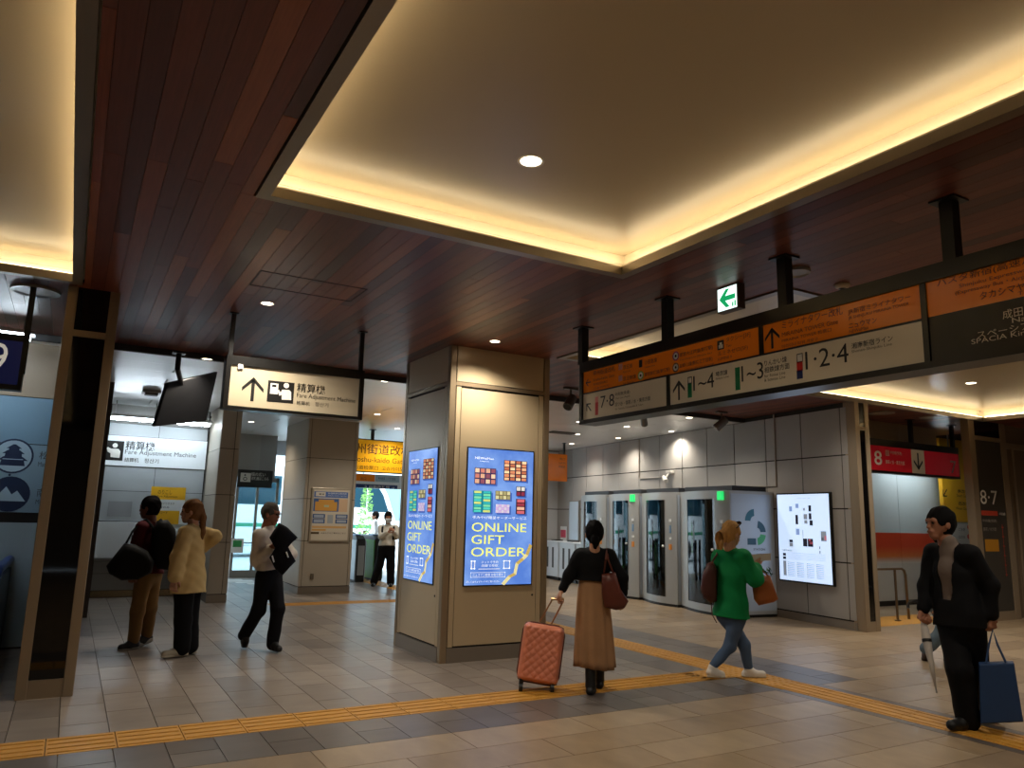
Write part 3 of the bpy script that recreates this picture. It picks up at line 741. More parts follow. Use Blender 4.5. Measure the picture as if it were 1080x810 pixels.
T(t, MS, '副都心線(新宿三丁目駅)', 717, 389, 752, 5.0, o, .01); T(t, MS, 'Fukutoshin Line (Shinjuku-sanchome)', 717, 393, 753, 2.6, o)
for x_, y_, c_ in ((675.8, 396, '7ab648'), (712.8, 375.5, '8a2a6a'), (712.8, 387.5, '6a4a2a')):
    u, v = MS.px(x_, y_); polyp(t, MS, [disc_pts(u, v, 0.040)], M('mk_' + c_, c_, rough=.4), 'line_mark', .0012)
    polyp(t, MS, [disc_pts(u, v, 0.028)], white_p, 'line_mark', .0016); polyp(t, MS, [disc_pts(u, v, 0.012)], ink, 'line_mark', .002)
B(t, MS, 756.5, 360, 763.8, 368, ink, 'taxi_icon'); B(t, MS, 758, 364.2, 762.6, 366.8, white_p, 'taxi_icon', .002); B(t, MS, 759, 361.6, 761.6, 363.8, white_p, 'taxi_icon', .002)
T(t, MS, 'タクシー[3F]', 766, 362, 791.5, 6, o); T(t, MS, 'Taxi', 766, 366.5, 771.5, 2.8, o)
T(t, MS, 'ルミネゼロ(5F)', 757.5, 376.5, 789, 5.6, o); T(t, MS, 'LUMINE 0', 757.5, 380.5, 772, 2.8, o)
A(t, MS, 814.5, 356.5, 0.155, 0, ink)
T(t, MS, 'ミライナタワー改札', 825, 347.5, 889, 8.5, o, .006); T(t, MS, 'MIRAINA TOWER Gate', 825, 355.5, 884, 4.6, o); T(t, MS, 'MIRAINA TOWER 检票口', 825, 361.5, 877, 4.0, o); T(t, MS, '미라이나 타워 개찰구', 825, 367.5, 863, 3.6, o)
T(t, MS, 'JR新宿ミライナタワー', 894.6, 333, 960.7, 6.6, o, .006); T(t, MS, 'JR SHINJUKU MIRAINA TOWER', 895, 338, 959, 4.0, o)
T(t, MS, 'ニュウマン', 895.5, 347, 925, 6.0, o, .006); T(t, MS, 'NEWoMan', 896, 351.5, 916, 3.4, o)
def TM(s, x0, y0, w, h, mat, bold=0.0):
    u, v = MS.px(x0, y0); text(t, s, MS, u, v, u + w, mat, h, 0.002, 'lettering', bold)
TM('バスタ新宿(高速バス・空港バス)', 988.8, 304, 0.90, 0.052, o, .006); TM('Shinjuku Expressway Bus Terminal', 1012, 305, 0.62, 0.028, o)
TM('(Expressway Bus・Airport Express Bus)', 1008, 312.5, 0.62, 0.028, o); TM('タカシマヤ タイムズスクエア', 1034, 316.5, 0.62, 0.045, o, .006); TM('Takashimaya Times Square', 1074, 313, 0.5, 0.026, o)
TM('成田エクスプレス', 1058, 337, 0.42, 0.05, inkw); TM('Narita Express', 1068, 342.5, 0.36, 0.036, inkw)
TM('スペーシアきぬがわ・日光', 1031, 357.5, 0.66, 0.042, inkw); TM('SPACIA Kinugawa・Nikko', 1025, 365, 0.62, 0.036, inkw)
A(t, MS, 621, 429.5, 0.11, 45, ink)
B(t, MS, 627.8, 418.8, 631, 424.5, M('bar_pink', 'd07a7a', rough=.4), 'line_bar'); B(t, MS, 627.8, 424.5, 631, 437.5, M('bar_red', 'b8202c', rough=.4), 'line_bar')
T(t, MS, '7·8', 633.5, 430.5, 648, 12.5, ink)
T(t, MS, '中央線(快速)', 649, 418.6, 664.5, 4.4, ink, .008); T(t, MS, 'Chuo Line (Rapid)', 649, 422, 664.5, 2.4, ink); T(t, MS, '四ツ谷・御茶ノ水・東京方面', 649, 429, 686, 4.6, ink, .006); T(t, MS, 'for Yotsuya, Ochanomizu & Tokyo', 649, 433.2, 678.5, 2.6, ink)
A(t, MS, 716.2, 411.5, 0.165, 0, ink)
grn = M('bar_green', '0c7a4c', rough=.4)
def icon_frame(x0, y0, x1, y1):
    B(t, MS, x0, y0, x1, y1, ink, 'station_mark'); 
    B(t, MS, x0 + .7, y0 + .8, x1 - .7, y1 - .8, white_p, 'station_mark', .002)
icon_frame(725.3, 398, 730, 404.4); B(t, MS, 725.3, 404.9, 730, 419, grn, 'line_bar')
T(t, MS, '1~4', 731.5, 412.3, 753.5, 15.5, ink); T(t, MS, '埼京線', 755, 397.5, 767.5, 5.4, ink, .008); T(t, MS, 'Saikyo Line', 755, 401.3, 769, 2.8, ink)
B(t, MS, 775.2, 388, 781, 411, grn, 'line_bar')
T(t, MS, '1~3', 782.5, 403, 805.5, 17, ink); T(t, MS, 'りんかい線', 806.5, 386.5, 830, 6.2, ink, .008); T(t, MS, '相鉄線方面', 806.5, 393.8, 833, 6.2, ink, .008); T(t, MS, 'for Rinkai Line', 806.5, 398.5, 828.5, 3.2, ink); T(t, MS, '& Sotetsu Line', 806.5, 402.8, 828.5, 3.2, ink)
icon_frame(840.3, 373.5, 847, 381.5); B(t, MS, 840.3, 382, 847, 391, M('bar_scarlet', 'd0302c', rough=.4), 'line_bar'); B(t, MS, 840.3, 391, 847, 399, M('bar_navy', '24306a', rough=.4), 'line_bar')
T(t, MS, '1·2·4', 850, 390, 895.5, 19, ink); T(t, MS, '湘南新宿ライン', 898.5, 368.5, 942, 6.6, ink, .008); T(t, MS, 'Shonan-Shinjuku Line', 898.5, 373.3, 941, 3.8, ink)

# ---------------------------------------------------------------- lit exit light
EX = 4.36; XF = Frame((EX, 4.30, 0), (0, -1, 0))
t = thing('exit_light', 'small lit exit sign with a green arrow under the boards', 'sign', (EX, 4.18, 3.17))
MB().box((0.0, 3.165, -0.07), (0.235, 3.372, 0.0), 0, XF).build('housing', M('exit_housing', '4a3a30', rough=.5), t, bevel=0.004)
rect(t, XF, 0.012, 3.175, 0.215, 3.36, emis('exit_white', 'dff6f0', 1.6), 'face', 0.002)
polyp(t, XF, [[(0.03, 3.27), (0.10, 3.345), (0.14, 3.345), (0.095, 3.29), (0.20, 3.29), (0.20, 3.25), (0.095, 3.25), (0.14, 3.195), (0.10, 3.195)]], emis('exit_green', '14a060', 1.0), 'arrow', 0.004)
rect(t, XF, 0.165, 3.19, 0.18, 3.225, emis('exit_green', '14a060', 1.0), 'running_figure', 0.004); rect(t, XF, 0.19, 3.19, 0.205, 3.235, emis('exit_green', '14a060', 1.0), 'running_figure', 0.004)

# ---------------------------------------------------------------- fare adjustment hanging sign
FS = Frame((1.13, 7.40, 0), (1, 0, 0))
t = thing('machine_sign', 'cream hanging sign with an up arrow for the fare machine', 'sign', (1.8, 7.45, 2.45))
w_ = 1.35
fb = MB(); fb.box((0, 2.865, -0.14), (w_, 2.955, 0.02), 0, FS); fb.box((0, 2.445, -0.14), (w_, 2.475, 0.02), 0, FS)
fb.box((0, 2.475, -0.14), (0.045, 2.865, 0.02), 0, FS); fb.box((w_ - 0.045, 2.475, -0.14), (w_, 2.865, 0.02), 0, FS); fb.box((0.045, 2.475, -0.14), (w_ - 0.045, 2.865, -0.02), 0, FS)
fb.build('frame', signblk, t)
MB().box((0.045, 2.475, -0.02), (w_ - 0.045, 2.865, 0.0), 0, FS).build('panel', cream, t)
post(t, 1.165, 7.44, 2.95, CEIL, 0.04); post(t, 2.45, 7.44, 2.95, CEIL, 0.04)
B(t, FS, 251, 384, 256, 389.5, inkw, 'station_mark', .021); T(t, FS, 'JR新宿駅', 257, 388.2, 272.5, 3.2, M('ink_grey', '8a857c', rough=.5))
A(t, FS, 266.6, 410.5, 0.235, 0, ink)
B(t, FS, 283, 401, 309, 426, ink, 'pictogram')
u, v = FS.px(302, 406.7); polyp(t, FS, [disc_pts(u, v, 0.026)], inkw, 'pictogram_figure', .003)
def PX(F, pts): return [F.px(*p) for p in pts][::-1]
polyp(t, FS, [PX(FS, [(297.5, 411), (305, 411.5), (307, 413.5), (307, 422), (297, 421.5), (297, 416.5), (294.5, 417.5), (292.8, 412.5), (294, 411), (296, 414)])], inkw, 'pictogram_figure', .003)
B(t, FS, 285.5, 404, 292.8, 416, inkw, 'pictogram_machine', .003); B(t, FS, 287, 405.5, 291.3, 408.5, ink, 'pictogram_machine', .004)
T(t, FS, '精算機', 313, 413.2, 342.6, 9.5, ink, .006); T(t, FS, 'Fare Adjustment Machine', 312.8, 420.5, 374.5, 6.2, ink); T(t, FS, '结算机', 312.5, 427, 326.5, 4.6, ink); T(t, FS, '정산기', 332, 428.5, 346, 4.6, ink)

# ---------------------------------------------------------------- platform nine sign at the left edge
NF = Frame((-1.75, 7.5, 0), (1, 0, 0))
t = thing('platform_sign', 'dark blue hanging platform sign showing a nine', 'sign', (-1.1, 7.5, 2.46))
MB().box((0, 2.455, -0.12), (1.285, 2.93, 0.0), 0, NF).build('frame', signblk, t)
rect(t, NF, 0.03, 2.50, 1.255, 2.87, M('navy_face', '1c2352', rough=.2, emit='1c2352', es=.25), 'face', .002)
text(t, '9', NF, 1.04, 2.60, 1.16, emis('nine_white', 'd8d4c8', .5), .24, .004)
post(t, -0.475, 7.53, 2.6, CEIL, 0.045); post(t, -1.7, 7.53, 2.6, CEIL, 0.045)

# ---------------------------------------------------------------- black monitor hanging from the white ceiling
t = thing('ceiling_monitor', 'black monitor on a ceiling pole, seen from behind', 'monitor', (0.95, 9.8, 2.5))
cs = [onY(163, 450, 9.62), onY(218, 444, 10.05), onY(230, 392, 10.05), onY(177, 404, 9.62)]
n_ = np.cross(cs[1] - cs[0], cs[3] - cs[0]); n_ /= np.linalg.norm(n_)
MB().add([tuple(c) for c in cs] + [tuple(c - n_ * 0.055) for c in cs], [(0, 1, 2, 3), (7, 6, 5, 4), (0, 4, 5, 1), (1, 5, 6, 2), (2, 6, 7, 3), (3, 7, 4, 0)]).build('casing', M('monitor_black', '0d0d0f', rough=.45), t, bevel=.012)
cc = sum(cs) / 4; q = fl(189, 372, CEILW)
bk = cc - n_ * (.10 if n_ @ (EYE - cc) > 0 else -.10)
MB().tube([(q[0], q[1], CEILW), (q[0], q[1], 3.12), (bk[0], bk[1], bk[2] + .12)], 0.03, 8).build('pole', blackm, t)
MB().box((q[0] - .07, q[1] - .07, CEILW - .015), (q[0] + .07, q[1] + .07, CEILW)).build('ceiling_plate', blackm, t)
MB().box((bk[0] - .08, bk[1] - .04, bk[2] - .08), (bk[0] + .08, bk[1] + .04, bk[2] + .14)).build('bracket', blackm, t)

# ---------------------------------------------------------------- yellow gate sign and small orange sign, far back
yel = M('sign_yellow', 'e0a21a', rough=.3, emit='e0a21a', es=.25)
YF = Frame((4.75, 15.5, 0), (1, 0, 0))
t = thing('gate_sign', 'yellow hanging gate sign behind the ad column', 'sign', (5.7, 15.5, 2.37))
MB().box((0, 2.38, -0.14), (2.0, 3.09, -0.001), 0, YF).build('casing', signblk, t); rect(t, YF, 0.0, 2.40, 2.0, 3.07, yel, 'face', .002)
text(t, '甲州街道改札', YF, 0.12, 2.77, 1.62, ink_or, .22, .004, 'lettering', .008)
text(t, 'Koshu-kaido Gate', YF, 0.30, 2.60, 1.50, ink_or, .11, .004); text(t, '甲州街道检票口  고슈카이도 개찰구', YF, 0.12, 2.44, 1.80, ink_or, .085, .004)
q = fl(397, 452, CEILW); post(t, q[0], 15.56, 3.05, CEILW, .06); post(t, 6.5, 15.56, 3.05, CEILW, .06)
OF = Frame((0, 15.0, 0), (1, 0, 0)); u0, v1 = OF.px(576, 478); u1, v0 = OF.px(598, 508)
t = thing('exit_guide_sign', 'small orange hanging sign peeking out right of the ad column', 'sign', OF(((u0 + u1) / 2, v0, 0)))
MB().box((u0 - .5, v0, -0.1), (u1, v1, 0), 0, OF).build('casing', orange, t)
text(t, '南口', OF, u1 - .22, v1 - .14, u1 - .06, ink_or, .06); text(t, 'South Exit', OF, u1 - .24, v1 - .22, u1 - .05, ink_or, .04); text(t, '新南改札', OF, u1 - .24, v1 - .32, u1 - .05, ink_or, .05)
post(t, OF((u1 - .06, 0, 0))[0], 15.05, v1, CEILW, .04)

# ---------------------------------------------------------------- ceiling fittings
def ceiling_speaker(label, P, r, z, dark=True):
    t = thing('ceiling_speaker', label, 'speaker', (P[0], P[1], z))
    MB().lathe([(r * .78, -.012), (r, -.02), (r * 1.02, 0.0)], (P[0], P[1], z), 28).build('ring', M('speaker_ring', '8f877b', rough=.4), t)
    MB().lathe([(r * .78, -.006), (.01, -.010)], (P[0], P[1], z), 28).build('grille', M('grille_dark', '1a1715', rough=.8) if dark else M('grille_grey', '7d7a78', rough=.7), t)
ceiling_speaker('round ceiling speaker with a dark grille beside the platform nine sign', fl(38, 306, CEIL), .19, CEIL)
ceiling_speaker('round grey ceiling disc right of the exit sign', fl(839, 286, CEIL), .105, CEIL, False)
ceiling_speaker('round dark ceiling speaker above the red platform sign', fl(983, 445.5, CEIL - .1), .19, CEIL)
ceiling_speaker('flat ceiling ring beside the narrow black pillar', fl(930, 438, CEIL - .05), .2, CEIL)
P = fl(888, 300, CEIL); t = thing('smoke_detector', 'small white smoke detector on the boards above the long sign', 'detector', P)
MB().lathe([(.03, -.035), (.05, -.025), (.06, -.006), (.06, 0)], P, 18).build('body', M('detector_white', 'b9a894', rough=.5), t, smooth=True)
MB().lathe([(.012, -.045), (.02, -.036), (.03, -.035)], P, 12).build('sensor', blackm, t)
def spot_fixture(label, p, aim, size=1.0, mat=None, z=CEIL):
    P = fl(p[0], p[1], z); t = thing('spot_lamp', label, 'lamp', P); m = mat or M('spot_grey', '6d6a66', rough=.4, metal=.5)
    MB().box((P[0] - .10 * size, P[1] - .035, z - .03), (P[0] + .10 * size, P[1] + .035, z)).build('track_box', m, t, bevel=.004)
    MB().tube([(P[0], P[1], z - .02), (P[0], P[1], z - .17 * size)], .014, 8).build('stem', m, t)
    a = np.array([P[0], P[1], z - .18 * size]); d = np.array(aim, float); d /= np.linalg.norm(d)
    b = MB().tube([a - d * .10 * size, a - d * .08 * size, a + d * .12 * size, a + d * .125 * size], [.04 * size, .06 * size, .065 * size, .06 * size], 14); b.build('head', m, t, smooth=False)
    MB().tube([a + d * .118 * size, a + d * .128 * size], .05 * size, 14).build('lens', M('dull_lens', '3a3836', rough=.2), t)
spot_fixture('grey track spotlight hanging right of the ad column', (602, 409), (-0.7, -0.35, -0.8), 1.1)
spot_fixture('grey spotlight hanging below the middle of the long sign', (761, 434), (-0.6, 0.5, -0.7), 1.1)
spot_fixture('small grey spotlight hanging below the long sign by the white ceiling', (679, 433), (0.6, 0.6, -0.5), .9, z=CEILW)
P = fl(593, 456, CEILW); o = MB().box((P[0] - .3, P[1] - .12, CEILW - .025), (P[0] + .3, P[1] + .12, CEILW)).build('air_vent', slot); tag(o, 'slim grey air vent in the white ceiling beside the ad column', 'vent')
P = fl(232, 440, CEILW); o = MB().box((P[0] - .18, P[1] - .1, CEILW - .03), (P[0] + .18, P[1] + .1, CEILW)).build('air_vent', slot); tag(o, 'small air vent above the beige column by the fare machines', 'vent')
P = fl(160, 412, CEILW); t = thing('ceiling_unit', 'small square ceiling unit left of the black monitor', 'detector', P)
MB().box((P[0] - .13, P[1] - .13, CEILW - .05), (P[0] + .13, P[1] + .13, CEILW)).build('body', M('unit_grey', '8a8a88', rough=.5), t, bevel=.01)
MB().box((P[0] - .09, P[1] - .09, CEILW - .075), (P[0] + .09, P[1] + .09, CEILW - .05)).build('grille', slot, t)
# ================================================================ BACKGROUND ROOMS
# ---------------------------------------------------------------- fare adjustment corner
FY = 14.9; GF = Frame((0, FY, 0), (1, 0, 0))
fare_wall = M('fare_wall_grey', 'a9aeb0', rough=.45); fare_white = M('fare_white', 'd9dee0', rough=.4)
fw = struct(MB().box((-0.6, 0, -.2), (2.09, CEIL, -.02), 0, GF).build('wall_fare', joint_m))
def fp(u0, v0, u1, v1, m, nm='wall_panel', d=0.0, d0=-.02): return MB().box((u0 + .004, v0 + .004, d0), (u1 - .004, v1 - .004, d), 0, GF).build(nm, m, fw)
xs_ = (-0.6, .45, 1.25, 2.07)
for i in range(3):
    fp(xs_[i], 2.98, xs_[i + 1], 3.33, M('fascia_grey', '7f7d7a', rough=.5), d=.02)
    fp(xs_[i], 2.76, xs_[i + 1], 2.98, fare_wall); fp(xs_[i], 1.80, xs_[i + 1], 2.23, fare_wall); fp(xs_[i], 1.28, xs_[i + 1], 1.80, fare_wall)
    fp(xs_[i], 0.12, xs_[i + 1], .40, M('fare_low', '8d8a86', rough=.4), d=-.006); fp(xs_[i], 0.40, xs_[i + 1], .60, M('fare_low', '8d8a86', rough=.4), d=.0)
    fp(xs_[i], 0.0, xs_[i + 1], .12, M('brass_base', '8f7d60', rough=.25, metal=.8), 'kick_plate', d=-.012)
def fare_machine(label, u0, u1):
    t = thing('fare_machine', label, 'machine', GF(((u0 + u1) / 2, .62, .05)))
    MB().box((u0, .66, -.02), (u1, 1.27, .06), 0, GF).build('front', fare_white, t, bevel=.006)
    MB().box((u0, .61, -.02), (u1, .655, .16), 0, GF).build('shelf', M('shelf_steel', '77746f', rough=.3, metal=.6), t)
    MB().box((u0 + .15, 1.36, -.02), (u1 - .3, 1.62, .012), 0, GF).build('display', M('fare_display', '95989a', rough=.25), t)
    MB().box((u1 - .26, .95, .06), (u1 - .12, 1.05, .068), 0, GF).build('coin_slot', slot, t)
fare_machine('white fare machine front behind the man with the duffel bag', .42, 1.24)
fare_machine('white fare machine front behind the woman in the yellow coat', 1.26, 2.06)
t = thing('machine_header', 'white wall sign with a black pictogram above the fare machines', 'sign', GF((1.2, 2.24, 0)))
MB().box((0.30, 2.235, -.01), (2.07, 2.755, .02), 0, GF).build('board', M('header_white', 'dfe6ea', rough=.35, emit='dfe6ea', es=.12), t)
HF = Frame((0, FY - .021, 0), (1, 0, 0))
B(t, HF, 100, 463.5, 129, 486, ink, 'pictogram')
u, v = HF.px(121.5, 469.8); polyp(t, HF, [disc_pts(u, v, .04)], inkw, 'pictogram_figure', .003)
polyp(t, HF, [PX(HF, [(117, 473), (125, 473.5), (127, 476), (126, 483), (116.5, 482), (116.5, 478), (113.5, 476.5), (112.5, 472), (114, 471.5)])], inkw, 'pictogram_figure', .003)
B(t, HF, 108, 466, 112, 471.5, inkw, 'pictogram_machine', .003)
T(t, HF, '精算機', 132.2, 474, 163, 9.5, ink, .006); T(t, HF, 'Fare Adjustment Machine', 131.5, 480, 206.5, 6.0, M('ink_soft', '4a4e52', rough=.5)); T(t, HF, '结算机', 131, 487, 146, 4.6, ink); T(t, HF, '정산기', 152, 488.2, 167, 4.6, ink)
t = thing('notice_poster', 'yellow and white machine notice between the two waiting people', 'poster', GF((1.6, 1.3, 0)))
ylp = M('poster_yellow', 'e0aa1c', rough=.5)
PFp = Frame((0, FY - .075, 0), (1, 0, 0)); u0, v1 = PFp.px(160, 513); u1, v0 = PFp.px(192.5, 553)
MB().box((u0, v0, -.012), (u1, v1, 0), 0, PFp).build('sheet', fare_white, t)
h_ = v1 - v0; rect(t, PFp, u0, v0 + .66 * h_, u1, v1, ylp, 'print'); rect(t, PFp, u0, v0, u1 - .07, v0 + .36 * h_, ylp, 'print')
text(t, 'のりこし', PFp, u0 + .11, v0 + .80 * h_, u0 + .34, ink_or, .075); text(t, 'Fare Adjustment', PFp, u0 + .11, v0 + .70 * h_, u0 + .44, ink_or, .045)
text(t, '1 チャージできます', PFp, u0 + .06, v0 + .52 * h_, u0 + .40, ink, .04); text(t, '2 現金のみ', PFp, u0 + .06, v0 + .42 * h_, u0 + .32, ink, .04); text(t, '交通系カード', PFp, u0 + .05, v0 + .27 * h_, u0 + .30, ink, .05)
def tube_lamp(label, u0, u1, v, GF=GF):
    t = thing('tube_lamp', label, 'lamp', GF(((u0 + u1) / 2, v, .55)))
    for a in (u0 + .1, u1 - .1): MB().box((a - .01, v + .07, .54), (a + .01, CEILW if GF.O[1] > 12 else CEIL, .56), 0, GF).build('hanger', steel, t)
    MB().box((u0, v + .03, .46), (u1, v + .07, .64), 0, GF).build('tray', M('tray_white', 'd8dcde', rough=.4), t)
    for w in (.50, .60): MB().tube([GF((u0 + .04, v, w)), GF((u1 - .04, v, w))], .018, 8).build('tube', emis('tube_cold', 'e8f6ff', 38.0), t)
tube_lamp('twin fluorescent lamp over the fare machines, left of the monitor', .40, 1.22, 3.0)
tube_lamp('twin fluorescent lamp over the fare machines, right of the monitor', 1.28, 2.04, 3.0)
# partition that ends in a dark post right behind the left pillar
pm = M('partition_brown', '3a302a', rough=.5)
o = MB().box((.02, 7.66, 0), (.10, 12.3, CEIL)).box((.08, 12.3, 0), (.37, 12.68, CEIL)).build('wall_partition', pm); struct(o)

# ---------------------------------------------------------------- panelled columns of the second row
cpan = M('column_panel', 'b0a696', rough=.4, noise=.02); cpan_l = M('column_panel_side', 'a9a49c', rough=.42)
def panel_column(label, x0, x1, y0, y1, split):
    t = thing('panelled_column', label, 'column', ((x0 + x1) / 2, (y0 + y1) / 2, 0), 'panelled columns by the ticket gates')
    MB().box((x0 + .012, y0 + .012, 0), (x1 - .012, y1 - .012, CEIL)).build('core', joint_m, t)
    zs = (.14, .98, 1.77, 2.55, CEILW + .05)
    for F, w in ((Frame((x0, y0, 0), (1, 0, 0)), x1 - x0), (Frame((x1, y0, 0), (0, 1, 0)), y1 - y0), (Frame((x1, y1, 0), (-1, 0, 0)), x1 - x0), (Frame((x0, y1, 0), (0, -1, 0)), y1 - y0)):
        us = [0] + [s for s in split if s < w - .1] + [w - .06, w]
        us = sorted(set([0, .06] + us)) if w > .6 else [0, w * .74, w]
        for i in range(len(us) - 1):
            for j in range(4):
                MB().box((us[i] + .005, zs[j] + .005, -.012), (us[i + 1] - .005, zs[j + 1] - .005, 0), 0, F).build('wall_panel', cpan, t)
        MB().box((0, 0, -.012), (w, .13, -.003), 0, F).build('kick_plate', kick_m, t)
    return t
panel_column('narrow beige panelled column right of the woman in the yellow coat', 2.10, 2.42, 13.6, 14.88, ())
panel_column('wide beige panelled column carrying the area map poster', 3.84, 4.84, 14.55, 16.3, ())
C2 = Frame((0, 14.54, 0), (1, 0, 0)); u0, v1 = C2.px(329, 514); u1, v0 = C2.px(368, 571.5)
t = thing('area_map_poster', 'framed orange and blue area map poster on the wide column', 'poster', C2(((u0 + u1) / 2, v0, 0)))
MB().box((u0, v0, -.004), (u1, v1, .016), 0, C2).build('frame', M('poster_frame', 'b4aa98', rough=.3, metal=.4), t, bevel=.004)
QF = Frame(C2((u0, v0, .0165)), (1, 0, 0)); pw_, ph_ = u1 - u0, v1 - v0
def q_(a, b, c, d, colr, nm='print', lift=.001): rect(t, QF, a * pw_, b * ph_, c * pw_, d * ph_, M('pp_' + colr, colr, rough=.5), nm, lift)
q_(.05, .03, .95, .97, 'd8cfbd', 'paper', .0006); q_(.06, .82, .90, .93, '5a78b4'); q_(.10, .84, .34, .92, 'd9d4c8', lift=.0016); q_(.18, .87, .24, .89, '20242c', lift=.002); q_(.26, .87, .30, .89, '20242c', lift=.002)
q_(.06, .56, .68, .80, '46679c'); q_(.10, .57, .64, .74, 'd9a04a', lift=.0016); q_(.18, .74, .56, .78, 'd9a04a', lift=.0016); q_(.32, .64, .44, .68, 'b9c2a0', lift=.002); q_(.68, .56, .90, .80, 'd8b896')
for a in (.06, .62):
    for b in (.34, .43): q_(a, b, a + .30, b + .08, '31528a'); q_(a + .03, b + .015, a + .27, b + .065, 'a9b6c8', lift=.0016)
q_(.42, .34, .56, .50, 'a9b0b6'); q_(.06, .25, .90, .29, 'dcb070'); q_(.06, .20, .40, .235, 'd8a85c'); q_(.04, .14, .24, .18, '5a4a30')
text(t, '新宿駅周辺案内図', QF, .40 * pw_, .885 * ph_, .86 * pw_, white_p, .03 * ph_); text(t, 'Shinjuku Station Area Map', QF, .40 * pw_, .845 * ph_, .86 * pw_, white_p, .022 * ph_); text(t, 'お出かけのご案内はこちら', QF, .28 * pw_, .145 * ph_, .90 * pw_, ink, .03 * ph_)
P = C2(C2.px(329, 608)); o = MB().box((P[0] - .03, P[1] - .012, P[2] - .05), (P[0] + .03, P[1] + .01, P[2] + .05)).box((P[0] - .012, P[1] - .016, P[2] - .025), (P[0] + .012, P[1] - .012, P[2] + .025)).build('wall_socket', M('socket', '6e6455', rough=.5)); tag(o, 'small socket low on the wide panelled column', 'socket')

# ---------------------------------------------------------------- office front with glass door between the columns
DY = 18.6; DF = Frame((0, DY, 0), (1, 0, 0)); dpx = lambda x, y: DF.px(x, y)
ow = struct(MB().box((-1.0, 2.30, -.25), (dpx(303, 480)[0] - .25, CEIL, -.02), 0, DF).box((-1.0, 0, -.25), (2.95, 2.3, -.02), 0, DF).build('wall_office', M('office_wall', '9a9a98', rough=.5)))
for i in range(4):
    a = 2.3 + i * .75
    if a + .7 < dpx(300, 480)[0] + .1: MB().box((a, 2.33, -.02), (a + .74, CEILW, 0), 0, DF).build('wall_panel', M('office_panel', 'a4a3a0', rough=.45), ow)
ua, va = dpx(251, 495); ub, vb = dpx(286, 515)
t = thing('step_free_sign', 'black sign with a white wheelchair mark above the glass door', 'sign', DF(((ua + ub) / 2, vb, 0)))
MB().box((ua, vb, .002), (ub, va, .05), 0, DF).build('board', signblk, t); DS = Frame((0, DY - .05, 0), (1, 0, 0))
B(t, DS, 254, 498.5, 264, 508.5, inkw, 'pictogram'); u, v = DS.px(258.5, 501); polyp(t, DS, [disc_pts(u, v, .02)], ink, 'pictogram_figure', .003); u, v = DS.px(258.5, 505); polyp(t, DS, [disc_pts(u, v, .045)], ink, 'pictogram_figure', .003); polyp(t, DS, [disc_pts(u, v, .03)], inkw, 'pictogram_figure', .004)
T(t, DS, '幅の広い', 265, 502, 280, 4, inkw); T(t, DS, '改札機はこちら', 265, 506.3, 283, 3.8, inkw)
gl = glass_sheet('clear_glass', 'dfeef2', .05, .92)
d1 = thing('door_1', 'glazed office door in a steel frame behind the white shirt man', 'door', DF((dpx(262, 609)[0], 0, 0))); struct(d1)
x0_, x1_ = dpx(241, 609)[0], dpx(276, 600)[0] + .25
MB().box((x0_, 0, -.06), (x1_, .16, 0), 0, DF).build('threshold', steel, d1)
for a in (x0_, (x0_ + x1_) / 2 - .03, x1_ - .06): MB().box((a, .16, -.06), (a + .06, 2.28, 0), 0, DF).build('stile', steel, d1)
MB().box((x0_ + .06, .16, -.035), (x1_ - .06, 2.28, -.025), 0, DF).build('pane', gl, d1)
MB().box((x0_, 2.2, -.06), (x1_, 2.3, .0), 0, DF).build('head_rail', steel, d1)
ua, va = dpx(244, 568); ub, vb = dpx(256, 583)
t = thing('door_notice', 'white notice with a green band on the glazed door', 'poster', DF(((ua + ub) / 2, vb, 0)))
MB().box((ua, vb, .002), (ub, va, .01), 0, DF).build('sheet', white_p, t); DS2 = Frame((0, DY - .011, 0), (1, 0, 0)); B(t, DS2, 246, 570, 254.5, 577, M('notice_green', '3a9a5a', rough=.5), 'print')
# office interior: desk, chair and a bright window wall
o = thing('office_desk', 'pale office desk with a dark chair seen through the glazed door', 'desk', (3.6, 20.5, 0))
MB().box((3.0, 20.2, .70), (4.4, 20.9, .74)).build('top', white_p, o)
for x_ in (3.05, 4.3): MB().box((x_, 20.25, 0), (x_ + .05, 20.85, .70)).build('leg', steel, o)
# strip of white warning paving in front of the door
sp = M('white_strip', 'd8d8d2', rough=.4)
for i in range(9):
    MB().box((2.9 + .28 * i * .6, 17.9 - i * .36, .001), (3.5 + .28 * i * .6, 17.9 - i * .36 + .2, .004)).build('white_tile', sp, floor)

# ---------------------------------------------------------------- ticket gates and the header above them
gate_blk, gate_grn, gate_gry = M('gate_black', '1a1c1e', rough=.4), M('gate_green', '4f9a2c', rough=.4), M('gate_grey', 'aab4bc', rough=.35, metal=.2)
def ticket_gate(label, x, y, panel):
    t = thing('ticket_gate', label, 'ticket gate', (x, y + .8, 0), 'ticket gates')
    prof = [(0, 0), (1.6, 0), (1.6, .95), (1.5, 1.02), (.18, 1.02), (.05, .95), (0, .80)]
    MB().prism(prof, -.10, .10, 0, lambda p: (x + p[2], y + p[0], p[1])).build('body', gate_blk, t, bevel=.02)
    MB().box((x - .12, y + .04, .05), (x - .10, y + 1.56, .92)).build('side_panel', panel, t); MB().box((x + .10, y + .04, .05), (x + .12, y + 1.56, .92)).build('side_panel', panel, t)
    MB().box((x - .07, y + .3, 1.02), (x + .07, y + .6, 1.045)).build('card_reader', M('reader_blue', '3a6ab0', rough=.3), t)
    MB().box((x - .075, y - .004, .15), (x + .075, y + .002, .8)).build('end_panel', gate_gry if panel is gate_gry else gate_blk, t)
P = fl(386, 613); 
ticket_gate('black ticket gate with a green side beside the uniformed staff member', P[0] + .28, P[1], gate_grn)
